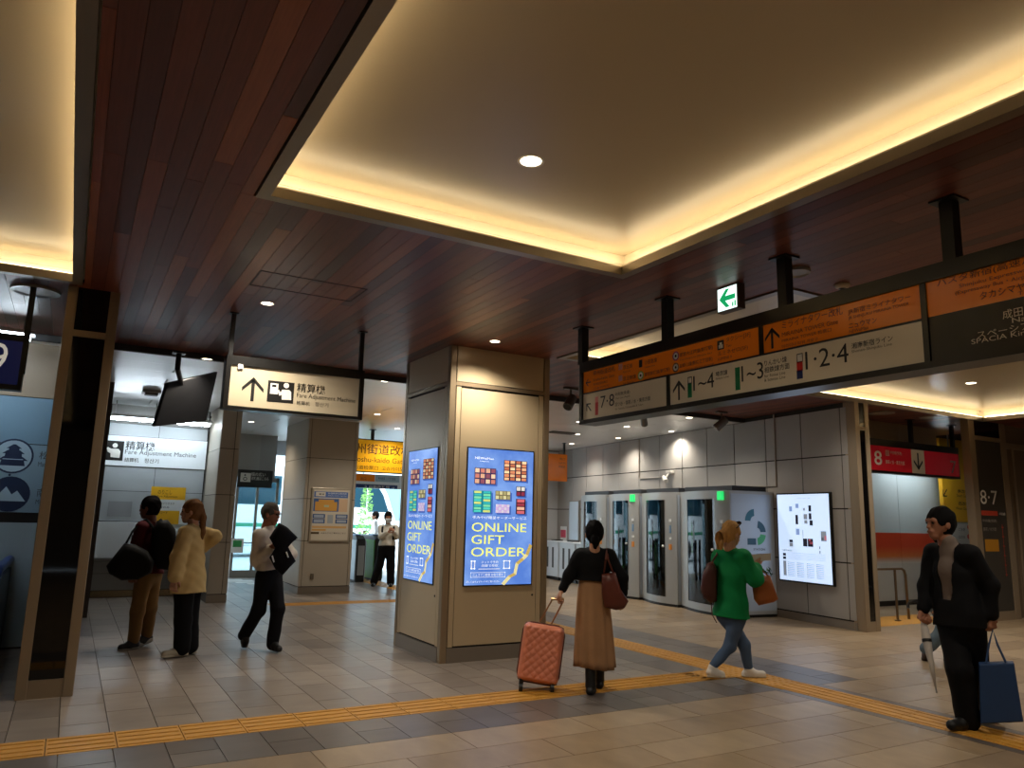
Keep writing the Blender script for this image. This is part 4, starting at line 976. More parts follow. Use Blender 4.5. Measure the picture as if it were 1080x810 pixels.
ticket_gate('black ticket gate with a grey side next to the wide column', P[0] - .22, P[1] - .2, gate_gry)
ticket_gate('ticket gate hidden partly by the ad column', P[0] + 1.6, P[1], gate_gry)
HY = 19.2; HF2 = Frame((0, HY, 0), (1, 0, 0))
t = thing('gate_header', 'header board with orange, pale blue and navy strips beneath the yellow sign', 'sign', HF2((6.5, 2.2, 0)))
ua, va = HF2.px(372, 499); ub, vb = HF2.px(430, 516.5)
MB().box((ua, vb, -.12), (ub + 3.0, va, -.001), 0, HF2).build('board', white_p, t)
[MB().box((a, va, -.08), (a + .03, CEILW, -.05), 0, HF2).build('hanger', steel, t) for a in (ua + .3, ub + .5)]; B(t, HF2, 372, 499.5, 395, 508, orange, 'orange_strip'); B(t, HF2, 396, 500.5, 421, 509, M('pale_blue', '9fb6c0', rough=.4), 'pale_strip'); B(t, HF2, 372, 510, 419, 516, M('navy_strip', '1f3566', rough=.4), 'navy_strip')
T(t, HF2, '出口', 380, 506, 386, 3, ink); T(t, HF2, '甲州街道 ・ バスタ新宿', 399, 506, 417, 3, ink); T(t, HF2, '↑ 自動改札機 →', 384, 514.6, 416, 3.2, inkw)

# ---------------------------------------------------------------- outdoors: pavement, bus, tree, facade
o = MB().box((-30, Y1, -.25), (45, 60, -.03)).build('pavement', M('pavement_pale', 'b8bcbc', rough=.7, noise=.05, nscale=1)); struct(o)
by = 27.0; BFm = Frame((0, by, 0), (1, 0, 0)); bu, bv = BFm.px(412, 560)
t = thing('bus', 'white bus with dark windows outside the gates', 'bus', (bu - 4, by + 1.2, 0))
busw = M('bus_white', 'e4eaec', rough=.35); busg = M('bus_glass', '24424e', rough=.06)
prof = [(-10.5, .35), (.15, .35), (.25, 1.1), (-.15, 2.2), (-.7, 3.15), (-10.5, 3.2)]
MB().prism([(bu + a, b) for a, b in prof], -2.4, 0, 0, BFm).build('body', busw, t, bevel=.05)
for i in range(6):
    a = bu - 1.75 - i * 1.55
    MB().box((a - .74, 1.75, 0), (a + .74, 2.75, .012), 0, BFm).build('window', busg, t)
MB().prism([(bu - .92, 1.6), (bu - .12, 1.6), (bu - .35, 2.2), (bu - .75, 2.78), (bu - .92, 2.78)], 0, .012, 0, BFm).build('window', busg, t)
MB().box((bu - 10.4, 1.0, 0), (bu - .1, 1.12, .01), 0, BFm).build('stripe', M('bus_stripe', '2f8a6a', rough=.4), t)
for a in (bu - 1.6, bu - 7.6): MB().tube([BFm((a, .45, -.25)), BFm((a, .45, .02))], .45, 18).build('wheel', blackm, t)
P = beside(384, 575, (5.9, 24.0, 0)); tx, ty = P[0], P[1]
t = thing('conifer', 'slim pale green conifer outside the gates', 'tree', (tx, ty, -.03))
MB().tube([(tx, ty, -.03), (tx, ty, 1.0)], .06, 8).build('trunk', M('bark', '5a4632', rough=.9), t)
b = MB(); rr = random.Random(3)
for i in range(520):
    h = rr.random(); z = .45 + h * 2.15; r_ = (.32 * (1 - h) ** .8 + .04) * (.55 + .5 * rr.random()); a = rr.random() * 6.28
    c = np.array([tx + r_ * math.cos(a), ty + r_ * math.sin(a), z]); s_ = .09
    d = [np.array([rr.uniform(-1, 1), rr.uniform(-1, 1), rr.uniform(-.4, 1)]) * s_ for _ in range(3)]
    b.add([tuple(c + q) for q in d], [(0, 1, 2)])
o = b.build('foliage', M('leaf_pale', '8fbf6a', rough=.6), t); o['kind'] = 'stuff'
fac = M('facade_pale', 'd4dadc', rough=.6)
t = thing('office_building', 'pale office facade with window bands across the street', 'building', (8, 41, 0))
MB().box((-14, 40, 0), (34, 44, 14)).build('facade', fac, t)
for j in range(4):
    for i in range(14): MB().box((-13.4 + i * 3.4, 39.97, 1.2 + j * 3.2), (-10.6 + i * 3.4, 40.0, 3.2 + j * 3.2)).build('window', M('far_glass', '6f9aa6', rough=.1), t)
# soffit over the doorway
struct(MB().box((2.2, Y1 - .2, 2.95), (X1, Y1, 3.6)).build('trim_5', M('lintel', 'a8acb0', rough=.5)))

# ---------------------------------------------------------------- white counters by the panelled wall, far end
wm = M('counter_white', 'dfe2e6', rough=.35)
def counter(label, s0, s1):
    t = thing('ticket_counter', label, 'machine', WF((-(s0 + s1) / 2, 0, .3)), 'white counters past the booths')
    MB().box((-s1 + .02, 0.08, .02), (-s0 - .02, .92, .50), 0, WF).build('body', wm, t, bevel=.015)
    MB().box((-s1, .92, .01), (-s0, .96, .55), 0, WF).build('top', wm, t, bevel=.008); MB().box((-s1 + .04, 0, .04), (-s0 - .04, .08, .46), 0, WF).build('plinth', blackm, t)
    w = s1 - s0
    for a in (.25, .6): MB().box((-s1 + a * w, .30, .50), (-s1 + a * w + .09, .80, .506), 0, WF).build('label_plate', slot, t)
    MB().box((-s1 + .3 * w, .96, .2), (-s1 + .6 * w, .985, .4), 0, WF).build('tray', blackm, t)
for i, l in enumerate(('white counter nearest the booths, mostly behind the woman with the suitcase', 'white counter second from the booths by the grey wall', 'white counter at the far corner of the grey wall')): counter(l, 6.93 + i * .89, 6.93 + i * .89 + .87)
ua, va = WF.px(591.5, 555); ub, vb = WF.px(597.5, 570)
t = thing('pink_poster', 'small pink and white poster at the far end of the grey wall', 'poster', WF(((ua + ub) / 2, vb, 0))); MB().box((ua, vb, 0), (ub, va, .012), 0, WF).build('sheet', white_p, t); MB().box((ua + .02, vb + .2 * (va - vb), .012), (ub - .02, va - .25 * (va - vb), .0135), 0, WF).build('print', M('poster_pink', 'd8506a', rough=.5), t)
ua, va = WF.px(602, 528); ub, vb = WF.px(612, 571)
t = thing('glass_case', 'tall bright glass notice case left of the farthest booth', 'notice case', WF(((ua + ub) / 2, vb, 0))); MB().box((ua, vb, 0), (ub, va, .05), 0, WF).build('frame', steel, t); MB().box((ua + .03, vb + .03, .05), (ub - .03, va - .03, .055), 0, WF).build('pane', M('case_pane', 'c2d4e4', rough=.06), t)

# ---------------------------------------------------------------- platform entrance at the right
RY = 9.4; QR = Frame((0, RY, 0), (1, 0, 0))
def band_mat():
    m = bpy.data.materials.new('band_print'); m.use_nodes = True; nt = m.node_tree; b = nt.nodes['Principled BSDF']
    g = nt.nodes.new('ShaderNodeTexCoord'); s = nt.nodes.new('ShaderNodeSeparateXYZ'); mr = nt.nodes.new('ShaderNodeMapRange'); r = nt.nodes.new('ShaderNodeValToRGB')
    mr.inputs['From Min'].default_value = zb0; mr.inputs['From Max'].default_value = zb1
    e = r.color_ramp.elements; e[0].position = 0.0; e[0].color = lin('c2bcae'); e[1].position = 1.0; e[1].color = lin('b8391c')
    q = e.new(.22); q.color = lin('bf6a30'); q = e.new(.55); q.color = lin('b83a1c')
    nt.links.new(g.outputs['Object'], s.inputs[0]); nt.links.new(s.outputs['Z'], mr.inputs['Value']); nt.links.new(mr.outputs[0], r.inputs[0]); nt.links.new(r.outputs[0], b.inputs['Base Color']); b.inputs['Roughness'].default_value = .4
    return m
zb1 = QR.px(945, 562)[1]; zb0 = QR.px(945, 594)[1]
ent_m = M('entrance_pale', 'b4bab6', rough=.4)
rw = struct(MB().box((10.75, -.02, -.2), (17.5, CEIL, -.02), 0, QR).build('wall_entrance', joint_m))
xs2 = [10.75, QR.px(948, 540)[0], QR.px(948, 540)[0] + 1.55, QR.px(948, 540)[0] + 3.1, 17.4]
bm = band_mat()
for i in range(4):
    a, b_ = xs2[i] + .004, xs2[i + 1] - .004
    MB().box((a, zb1, -.02), (b_, 2.62, 0), 0, QR).build('wall_panel', ent_m, rw); MB().box((a, zb0, -.02), (b_, zb1, 0), 0, QR).build('band_panel', bm, rw); MB().box((a, .1, -.02), (b_, zb0, 0), 0, QR).build('wall_panel', M('entrance_low', 'b8b2a6', rough=.4), rw)
# beige fascia over the entrance
fy = 8.4; FFa = Frame((0, fy, 0), (1, 0, 0)); fas = struct(MB().box((10.6, 2.72, -.15), (FFa.px(987, 455)[0], CEIL, -.01), 0, FFa).build('wall_fascia', joint_m))
fe = FFa.px(987, 455)[0]; fs = (fe - 10.62) / 3
for i in range(3): MB().box((10.62 + fs * i, 2.72, -.01), (10.62 + fs * i + fs - .008, CEIL, 0), 0, FFa).build('wall_panel', M('fascia_beige', 'a8967a', rough=.4), fas)
# red hanging platform sign
RS = Frame((0, 7.85, 0), (1, 0, 0)); ua, va = RS.px(916, 469); ub, vb = RS.px(1012, 503)
t = thing('platform_guide', 'red hanging platform sign with an eight and a down arrow', 'sign', RS(((ua + ub) / 2, vb, 0)))
MB().box((ua - .15, vb - .04, -.14), (ub + .04, va + .12, -.005), 0, RS).build('frame', signblk, t)
red = M('sign_red', 'b81c28', rough=.18, emit='b81c28', es=.10); RSf = Frame((0, 7.845, 0), (1, 0, 0)); rect(t, RSf, ua, vb, ub, va, red, 'face', .0)
um = RSf.px(961, 480)[0]; un = RSf.px(974.5, 480)[0]; rect(t, RSf, um, vb, un, va, cream, 'arrow_field', .001); u = (um + un) / 2
polyp(t, RSf, arrow_pts(u, (va + vb) / 2, .30, 180), ink, 'arrow', .003)
T(t, RSf, '8', 922.5, 490, 930.5, 15, inkw, .01); B(t, RSf, 933.5, 474.5, 938, 481, M('mark_pink', 'd89a96', rough=.4), 'line_mark'); T(t, RSf, '中央線(快速)', 939, 479.5, 951, 4, inkw); T(t, RSf, '御茶ノ水・東京方面', 934, 488.8, 954, 4, inkw); T(t, RSf, '7', 1003, 499, 1009, 13, inkw)
for p in ((963, 436), (1007, 448)):
    q = RS.px(*p); post(t, q[0], 7.92, va + .1, CEIL, .06)
# yellow wall board and posters at the right of the entrance
YB = Frame((0, 9.15, 0), (1, 0, 0)); ua, va = YB.px(989, 446); ub, vb = YB.px(1026, 551)
t = thing('exit_board', 'tall yellow exit board with an arrow behind the man in the suit', 'sign', YB(((ua + ub) / 2, vb, 0))); YBF = Frame((0, 9.15, 0), (1, 0, 0))
MB().box((ua, vb, -.08), (ub + .1, CEIL - .01, -.001), 0, YBF).build('board', M('board_yellow', 'd09a1e', rough=.35), t)
A(t, YBF, 996.5, 520, .22, 135, ink); T(t, YBF, '南改札', 1010, 520, 1021, 4, ink, .01); T(t, YBF, 'South Gate', 1009, 524, 1021, 3, ink); T(t, YBF, '西改札', 1011, 533, 1022, 4, ink, .01); T(t, YBF, 'West Gate', 1008, 537.5, 1022, 3, ink)
ua2, va2 = YB.px(990, 551); ub2, vb2 = YB.px(1026, 640)
t = thing('rule_poster', 'white notice below the yellow board behind the man in the suit', 'poster', YB(((ua2 + ub2) / 2, vb2, 0))); MB().box((ua2, max(vb2, .05), -.08), (ub2 + .1, va2, -.002), 0, YB).build('board', M('notice_pale', 'bdb8b0', rough=.4), t)
u, v = YB.px(1021.5, 549 + 7); polyp(t, YB, [disc_pts(u, v, .05)], M('mark_red', 'b83a3a', rough=.4), 'print'); u, v = YB.px(1021.5, 566); polyp(t, YB, [disc_pts(u, v, .05)], M('mark_red', 'b83a3a', rough=.4), 'print'); T(t, YB, 'ご注意', 1011, 560, 1018, 3.4, ink); T(t, YB, 'CAUTION', 1011, 568, 1018, 3, ink)
# pillar with the platform list, and the bay to its right
PR = Frame((0, 7.25, 0), (1, 0, 0)); pa = PR.px(1023, 470)[0]
t = thing('platform_pillar', 'grey platform list panel reading eight and seven in a bronze frame', 'pillar', (pa + .5, 7.35, 0))
pb = PR.px(1056.5, 478)[0]; wv = .17
for a in (pa, pb): MB().box((a, 0, -.14), (a + wv, CEIL, 0), 0, PR).build('frame_post', frame_b, t, bevel=.004)
MB().box((pa + wv, 0, -.13), (pb, CEIL, -.03), 0, PR).build('core', blackm, t); MB().box((pa + wv, 0, -.03), (pb, .15, -.008), 0, PR).build('kick_plate', frame_b, t)
MB().box((pa + wv, .155, -.03), (pb, 3.02, -.015), 0, PR).build('list_panel', M('list_grey', '3a3631', rough=.3), t); MB().box((pa + wv, 3.03, -.03), (pb, 3.1, -.005), 0, PR).build('cross_rail', frame_b, t); MB().box((pa + wv, 3.11, -.03), (pb, CEIL, -.015), 0, PR).build('glass_panel', blackg, t)
PRl = Frame((0, 7.265, 0), (1, 0, 0)); wl = pb - pa - wv; b0 = pa + wv
text(t, '8·7', PRl, b0 + .05 * wl, 1.93, b0 + .70 * wl, inkw, .24, .003); rect(t, PRl, b0 + .04 * wl, 1.74, b0 + .66 * wl, 1.82, M('list_red', 'b8402c', rough=.4), 'line_bar', .003); text(t, '中央線', PRl, b0 + .72 * wl, 1.75, b0 + .95 * wl, inkw, .05, .003)
text(t, '中央線(快速)', PRl, b0 + .06 * wl, 1.62, b0 + .60 * wl, M('ink_dim', '9a9288', rough=.5), .06, .003); text(t, '御茶ノ水方面', PRl, b0 + .06 * wl, 1.48, b0 + .55 * wl, MATS['ink_dim'], .06, .003); rect(t, PRl, b0 + .08 * wl, 1.14, b0 + .60 * wl, 1.34, M('list_orange', 'b07a20', rough=.4), 'notice', .003)
rect(t, PRl, b0 + .785 * wl, .72, b0 + .80 * wl, 1.60, M('list_red', 'b8402c', rough=.4), 'route_line', .003)
for i in range(6): rect(t, PRl, b0 + .76 * wl, .74 + i * .16, b0 + .84 * wl, .755 + i * .16, M('list_red', 'b8402c', rough=.4), 'route_stop', .0035)
o = struct(MB().box((pb + wv, 0, -.3), (X1, CEIL, -.10), 0, PR).build('wall_bay', M('bay_brown', '6b5b49', rough=.45))); MB().box((pb + wv, 2.95, -.10), (X1, 3.05, -.06), 0, PR).build('rail', frame_b, o); MB().box((pb + .45, 0, -.1), (pb + .52, 2.95, -.06), 0, PR).build('mullion', frame_b, o)
# stair handrail, escalator end with blue band
P = fl(947, 655); t = thing('stair_handrail', 'bronze tube handrail at the platform stairs by the red band', 'handrail', P); hr = M('rail_bronze', '6e5c44', rough=.3, metal=.7)
a = QR.px; h1 = zb = 0.83; x1r = P[0] + .28; x0r = P[0] - .75
MB().tube([(x0r - .3, P[1], h1), (x0r, P[1], h1), (x1r - .10, P[1], h1), (x1r - .03, P[1], h1 - .03), (x1r, P[1], h1 - .10), (x1r + .02, P[1], 0.02)], .022, 10).build('rail', hr, t, smooth=True)
MB().tube([(P[0], P[1], 0), (P[0], P[1], h1)], .02, 10).build('upright', hr, t); MB().lathe([(.05, .02), (.05, .0)], (P[0], P[1], 0), 12).build('foot', hr, t)
def escalator(label, x, y, w):
    t = thing('escalator', label, 'escalator', (x, y, 0)); bl = M('band_blue', '1c3f8c', rough=.3); st = M('esc_step', '8a8d90', rough=.3, metal=.7); dk = M('esc_dark', '17181a', rough=.5)
    for s in (0, w):
        prof = [(.9, .0), (.9, .12), (.35, .12)] + [(.35 - .33 * math.sin(math.radians(k)), .51 - .39 * math.cos(math.radians(k))) for k in range(0, 181, 15)] + [(1.9, .90), (1.9, 0)]
        pts = [(x + s, y + p[0], p[1]) for p in [(1.9, .93)] + [(.35 - .36 * math.sin(math.radians(180 - k)), .51 - .42 * math.cos(math.radians(180 - k))) for k in range(0, 181, 15)] + [(.9, .1)]]
        MB().tube(pts, .045, 8).build('handrail_band', bl, t, smooth=True)
        MB().box((x + s - .03, y + .35, 0), (x + s + .03, y + 1.9, .85)).build('balustrade', M('esc_panel', '3a4656', rough=.2), t)
    MB().box((x - .15, y - .1, 0), (x + w + .15, y + .5, .006)).build('comb_plate', st, t)
    for i in range(5): MB().box((x + .05, y + .55 + i * .28, .02 + i * .1), (x + w - .05, y + .83 + i * .28, .06 + i * .1)).build('step', st, t); MB().box((x + .06, y + .83 + i * .28, .0), (x + w - .06, y + .85 + i * .28, .14 + i * .1)).build('riser', dk, t)
    return t
escalator('escalator end with a blue handrail half hidden behind the left pillar', -1.05, 8.0, .55)
escalator('escalator end with a blue handrail behind the narrow black pillar', 10.65, 8.15, .55)
# ---------------------------------------------------------------- platform nine entrance at the left
LY = 9.9; LFr = Frame((0, LY, 0), (1, 0, 0)); lb = M('panel_blue', '6f8ca0', rough=.4); lb2 = M('panel_pale_blue', '9fb0b8', rough=.4)
lw = struct(MB().box((-4.8, -.02, -.2), (-.02, CEIL, -.02), 0, LFr).build('wall_entrance_left', joint_m))
for i in range(4):
    a = -4.2 + i * 1.03
    for v0_, v1_, m_ in ((2.70, CEIL - .01, M('fascia_tan', '8d7b66', rough=.45)), (2.18, 2.69, lb), (1.43, 2.17, M('panel_steel_blue', '7f98a8', rough=.4)), (1.33, 1.42, blackm), (.02, 1.32, lb2)):
        MB().box((a + .004, v0_, -.02), (a + 1.026, v1_, 0), 0, LFr).build('wall_panel', m_, lw)
t = thing('route_pictograms', 'blue wall graphic of a castle and a mountain in circles', 'wall graphic', LFr((-.7, 1.45, 0))); LG = Frame((0, LY - .001, 0), (1, 0, 0)); nb = M('graphic_navy', '1c2b48', rough=.5); pl = M('graphic_pale', '9db2bf', rough=.5)
u, v = LG.px(14, 481); r = .19; polyp(t, LG, [disc_pts(u, v, r, 28)], nb, 'disc', .001); polyp(t, LG, [disc_pts(u, v, r * .9, 28)], pl, 'disc', .0015)
def castle(u, v, s): 
    return [[(u - s * a, v + s * b), (u + s * a, v + s * b), (u + s * c, v + s * d), (u - s * c, v + s * d)] for a, b, c, d in ((.62, -.55, .55, -.25), (.75, -.25, .45, -.02), (.42, -.02, .40, .14), (.55, .14, .30, .34), (.26, .34, .25, .44), (.38, .44, .06, .68))]
polyp(t, LG, castle(u, v, r), nb, 'castle', .002); polyp(t, LG, [[(u - r * .5, v - r * .2), (u + r * .5, v - r * .2), (u + r * .5, v - r * .16), (u - r * .5, v - r * .16)]], pl, 'castle', .0025)
u2, v2 = LG.px(10, 521); polyp(t, LG, [disc_pts(u2, v2, r, 28)], nb, 'disc', .001)
polyp(t, LG, [[(u2 - r * .8, v2 - r * .4), (u2 + r * .8, v2 - r * .4), (u2 + r * .35, v2 + r * .2), (u2 + r * .1, v2 - r * .02), (u2 - r * .2, v2 + r * .42)]], pl, 'mountain', .0015)
for k in range(3): polyp(t, LG, [disc_pts(u - .01, (v + v2) / 2 + (k - 1) * .045, .013, 10)], nb, 'dot', .001)
text(t, '松本', LG, u + .24, v - .02, u + .44, MATS['ink_soft'], .09); text(t, 'Matsumoto', LG, u + .24, v - .10, u + .46, MATS['ink_soft'], .05); text(t, '南小谷', LG, u2 + .25, v2 - .02, u2 + .5, MATS['ink_soft'], .09); text(t, 'Minami-Otari', LG, u2 + .25, v2 - .10, u2 + .52, MATS['ink_soft'], .05)

# ---------------------------------------------------------------- lamps above the two platform stairs, plus an added hidden one
LL = Frame((0, 9.6, 0), (1, 0, 0)); tube_lamp('twin fluorescent lamp above the left platform stairs', -1.9, -.5, 3.2, LL)
LR_ = Frame((0, 9.35, 0), (1, 0, 0)); tube_lamp('twin fluorescent lamp above the right platform stairs', 10.9, 12.3, 3.2, LR_); ue = onY(1004, 484, 8.8)[0]; tube_lamp('twin fluorescent lamp behind the red platform sign', ue - 1.5, ue, 2.86, LR_)  # last lamp is added, hidden behind the sign to light the yellow board
# ================================================================ PEOPLE
BIG = 9.0
class Vol:
    """a smooth union of tapered limbs on a grid, turned into one skin"""
    def __init__(s, prims, h, k=0.03, pad=0.03):
        s.h = h; s.k = k
        lo = np.array([9e9] * 3); hi = -lo
        for p in prims:
            m = max(p[2], p[3]) * max(p[4]); lo = np.minimum(lo, np.minimum(p[0], p[1]) - m); hi = np.maximum(hi, np.maximum(p[0], p[1]) + m)
        lo -= pad + 2 * h; hi += pad + 2 * h
        s.o = lo; s.n = np.ceil((hi - lo) / h).astype(int) + 1
        s.G = np.full(tuple(s.n), BIG, np.float32)
        s.ax = [lo[i] + h * np.arange(s.n[i]) for i in range(3)]
        for p in prims: s.add(p)
    def block(s, a, b, m):
        i0 = np.maximum(((np.minimum(a, b) - m - s.o) / s.h).astype(int), 0)
        i1 = np.minimum(((np.maximum(a, b) + m - s.o) / s.h).astype(int) + 2, s.n)
        return tuple(slice(int(p), int(q)) for p, q in zip(i0, i1))
    def dist(s, p, sl):
        a, b, ra, rb, sc = p
        X = s.ax[0][sl[0]][:, None, None]; Y = s.ax[1][sl[1]][None, :, None]; Z = s.ax[2][sl[2]][None, None, :]
        ba = b - a; L = float(ba @ ba) + 1e-12
        t = np.clip(((X - a[0]) * ba[0] + (Y - a[1]) * ba[1] + (Z - a[2]) * ba[2]) / L, 0, 1)
        d = np.sqrt(((X - a[0] - t * ba[0]) / sc[0]) ** 2 + ((Y - a[1] - t * ba[1]) / sc[1]) ** 2 + ((Z - a[2] - t * ba[2]) / sc[2]) ** 2)
        return ((d - (ra + (rb - ra) * t)) * min(sc)).astype(np.float32)
    def add(s, p, k=None):
        k = s.k if k is None else k
        sl = s.block(p[0], p[1], max(p[2], p[3]) * max(p[4]) + k + 2 * s.h); d = s.dist(p, sl); g = s.G[sl]
        hh = np.maximum(k - np.abs(g - d), 0) / k; s.G[sl] = np.minimum(g, d) - hh * hh * k * .25
    def sub(s, p):
        sl = s.block(p[0], p[1], max(p[2], p[3]) * max(p[4]) + 2 * s.h); s.G[sl] = np.maximum(s.G[sl], -s.dist(p, sl))
    def xyz(s): return s.ax[0][:, None, None], s.ax[1][None, :, None], s.ax[2][None, None, :]
    def wrinkle(s, amp, f=1.0, ph=0.0):
        X, Y, Z = s.xyz()
        s.G += (amp * (np.sin(31 * f * Z + 9 * f * X + ph) * np.sin(17 * f * X + 6 * f * Z + 1.3 + ph) + .7 * np.sin(47 * f * Y + 13 * f * Z + ph))).astype(np.float32)
    def above(s, z): s.G = np.maximum(s.G, (z - s.ax[2])[None, None, :].astype(np.float32))
    def below(s, z): s.G = np.maximum(s.G, (s.ax[2] - z)[None, None, :].astype(np.float32))
    def skin(s):
        G = s.G; S = G < 0; nx, ny, nz = G.shape
        c = [(i, j, k) for i in (0, 1) for j in (0, 1) for k in (0, 1)]
        sh = lambda A, q: A[q[0]:nx - 1 + q[0], q[1]:ny - 1 + q[1], q[2]:nz - 1 + q[2]]
        cnt = sum(sh(S, q).astype(np.int8) for q in c); act = (cnt > 0) & (cnt < 8)
        I = np.argwhere(act); idx = np.full(act.shape, -1, np.int64); idx[act] = np.arange(len(I))
        acc = np.zeros((len(I), 3)); num = np.zeros(len(I))
        for q in c:
            for a in range(3):
                if q[a]: continue
                r = list(q); r[a] = 1
                g0 = G[I[:, 0] + q[0], I[:, 1] + q[1], I[:, 2] + q[2]]; g1 = G[I[:, 0] + r[0], I[:, 1] + r[1], I[:, 2] + r[2]]
                m = (g0 < 0) != (g1 < 0); t = np.where(m, g0 / np.where(m, g0 - g1, 1), 0)
                p = np.tile(np.array(q, float), (len(I), 1)); p[:, a] += t; acc += p * m[:, None]; num += m
        V = s.o + (I + acc / num[:, None]) * s.h; F = []
        for a in range(3):
            b, cc = (a + 1) % 3, (a + 2) % 3
            s0 = [slice(1, -1)] * 3; s1 = [slice(1, -1)] * 3; s0[a] = slice(0, -1); s1[a] = slice(1, None)
            A, Bm = S[tuple(s0)], S[tuple(s1)]
            E = np.argwhere(A != Bm); off = np.ones(3, int); off[a] = 0; E = E + off
            inn = S[E[:, 0], E[:, 1], E[:, 2]]
            def cell(db, dc):
                q = E.copy(); q[:, b] += db; q[:, cc] += dc; return idx[q[:, 0], q[:, 1], q[:, 2]]
            f = np.stack([cell(-1, -1), cell(0, -1), cell(0, 0), cell(-1, 0)], 1); f[~inn] = f[~inn][:, ::-1]; F.append(f)
        return V, np.concatenate(F)
def pr(a, b, ra, rb=None, s=(1, 1, 1)): return (np.array(a, float), np.array(b, float), ra, ra if rb is None else rb, s)
def mesh_np(name, V, F, mat):
    me = bpy.data.meshes.new(name); me.from_pydata(V.tolist(), [], F.tolist()); me.materials.append(mat)
    me.polygons.foreach_set('use_smooth', [True] * len(me.polygons)); me.update(); return me
def cloth(name, c, rough=.8, noise=.08): return M('cloth_' + name, c, rough=rough, noise=noise, nscale=9, spec=.2)
def unit(v): v = np.array(v, float); return v / (np.linalg.norm(v) + 1e-9)
def hand_prims(w, d, n, side, curl, q):
    d = unit(d); n = unit(n - d * (n @ d)); s = np.cross(d, n) * side; out = []
    for i, o in enumerate((-.027, -.009, .009, .027)):
        out.append(pr(w + d * .005 * q + s * o * .5 * q, w + d * .088 * q + s * o * q, .016 * q, .0135 * q))
    for o, ln in ((-.029, .78), (-.010, .95), (.010, 1.0), (.029, .93)):
        p = w + d * .086 * q + s * o * q; ang = 0.0
        for seg, bend in ((.043, .85), (.027, 1.1), (.021, .7)):
            ang += bend * curl; dd = d * math.cos(ang) + n * math.sin(ang); e = p + dd * seg * ln * q
            out.append(pr(p, e, .0100 * q, .0085 * q)); p = e
    p = w + d * .022 * q + s * .026 * q; e = p + unit(s * .75 + d * .75 + n * .25) * .042 * q; out.append(pr(p, e, .014 * q, .012 * q))
    out.append(pr(e, e + unit(d * .9 + n * (.25 + .6 * curl) + s * .1) * .036 * q, .0115 * q, .009 * q)); return out
def person(label, P, az, h, px, skin='b98a6e', hair=('short', '15110f'), top=None, bottom=None, shoes='16161a', head_az=None, head_pitch=0.0,
           curl=(.5, .5), hand_dir=None, vox=.0085, over=None, extra=None, wid=1.0, mask=False, glasses=False):
    P = np.array(P, float); P[2] = 0; A_ = math.radians(az); q = h / 1.7
    Rx = np.array([math.cos(A_), -math.sin(A_), 0]); Fy = np.array([math.sin(A_), math.cos(A_), 0])
    def loc(w): d = w - P; return np.array([d @ Rx, d @ Fy, w[2]])
    def pt(t): return loc(beside(t[0], t[1], P, t[2] if len(t) > 2 else 0.0))
    J = {}
    J['neck'] = pt(px['neck']) if 'neck' in px else np.array([0, 0, .845 * h])
    J['pelvis'] = pt(px['pelvis']) if 'pelvis' in px else np.array([0, 0, .53 * h])
    J['head'] = pt(px['head']) if 'head' in px else np.array([0, .02, .925 * h])
    nk, pv = J['neck'], J['pelvis']
    for s, sg in (('L', -1), ('R', 1)):
        J['sh' + s] = nk + np.array([sg * .172 * q * wid, 0, -.045 * q]); J['hip' + s] = pv + np.array([sg * .085 * q, 0, -.02])
        J['el' + s] = J['sh' + s] + np.array([sg * .05, -.03, -.28 * q]); J['wr' + s] = J['el' + s] + np.array([0, .06, -.24 * q])
        J['kn' + s] = J['hip' + s] * np.array([1, 1, 0]) + np.array([0, .02, .285 * h]); J['an' + s] = np.array([J['hip' + s][0], J['hip' + s][1], .085 * q]); J['to' + s] = J['an' + s] + np.array([sg * .02, .17 * q, -.055 * q])
    for k_ in list(J):
        if k_ in px: J[k_] = pt(px[k_])
    for s in 'LR': J['to' + s][2] = max(J['to' + s][2], .032 * q); J['an' + s][2] = max(J['an' + s][2], .075 * q)
    t = thing('person', label, 'person', P)
    def out(name, V, F, mat, lab=None):
        W = P + np.outer(V[:, 0], Rx) + np.outer(V[:, 1], Fy); W[:, 2] = V[:, 2]
        return link(name, mesh_np(name, W, F, mat), t, False, 0.0, lab)
    ch = nk + (pv - nk) * .38; wst = nk + (pv - nk) * .74
    el = (1, .70, 1)
    def torso(m, hemz=None, loose=0.0):
        r = [pr(pv, wst, .150 * q + m, .125 * q + m + loose, el), pr(wst, ch, .125 * q + m + loose, .150 * q + m, el), pr(J['shL'] * .86 + J['shR'] * .14, J['shR'] * .86 + J['shL'] * .14, .058 * q + m), pr(ch, nk + np.array([0, 0, -.05]), .125 * q + m, .06 * q + m, el)]
        if hemz is not None:
            e = np.array([pv[0], pv[1], min(hemz - .02, pv[2])]); r.append(pr(pv, e, .155 * q + m + loose, .158 * q + m + loose * 1.3, (1, .76, 1)))
        return r
    def arm(s, m, end=2.0, grow=0.0):
        a, b, c = J['sh' + s], J['el' + s], J['wr' + s]; r = [pr(a, b, .052 * q + m, .043 * q + m + grow * .5)]
        if end > 1: f = end - 1; r.append(pr(b, b + (c - b) * f, .043 * q + m + grow * .5, .043 * q + (.029 - .043) * q * f + m + grow))
        return r
    def leg(s, m, flare=0.0, end=1.0):
        a, b, c = J['hip' + s], J['kn' + s], J['an' + s]; return [pr(a, b, .088 * q + m, .060 * q + m + flare * .5), pr(b, b + (c - b) * end, .060 * q + m + flare * .5, .043 * q + m + flare)]
    # body with head and hands, one skin
    lm_ = -.034 if bottom and bottom['kind'] == 'skirt' else -.006
    pr_ = torso(-.032 if lm_ < -.01 else -.008) + arm('L', -.004) + arm('R', -.004) + leg('L', lm_) + leg('R', lm_) + [pr(nk + np.array([0, 0, -.04]), J['head'] + np.array([0, -.02 * q, -.05 * q]), .054 * q, .05 * q)]
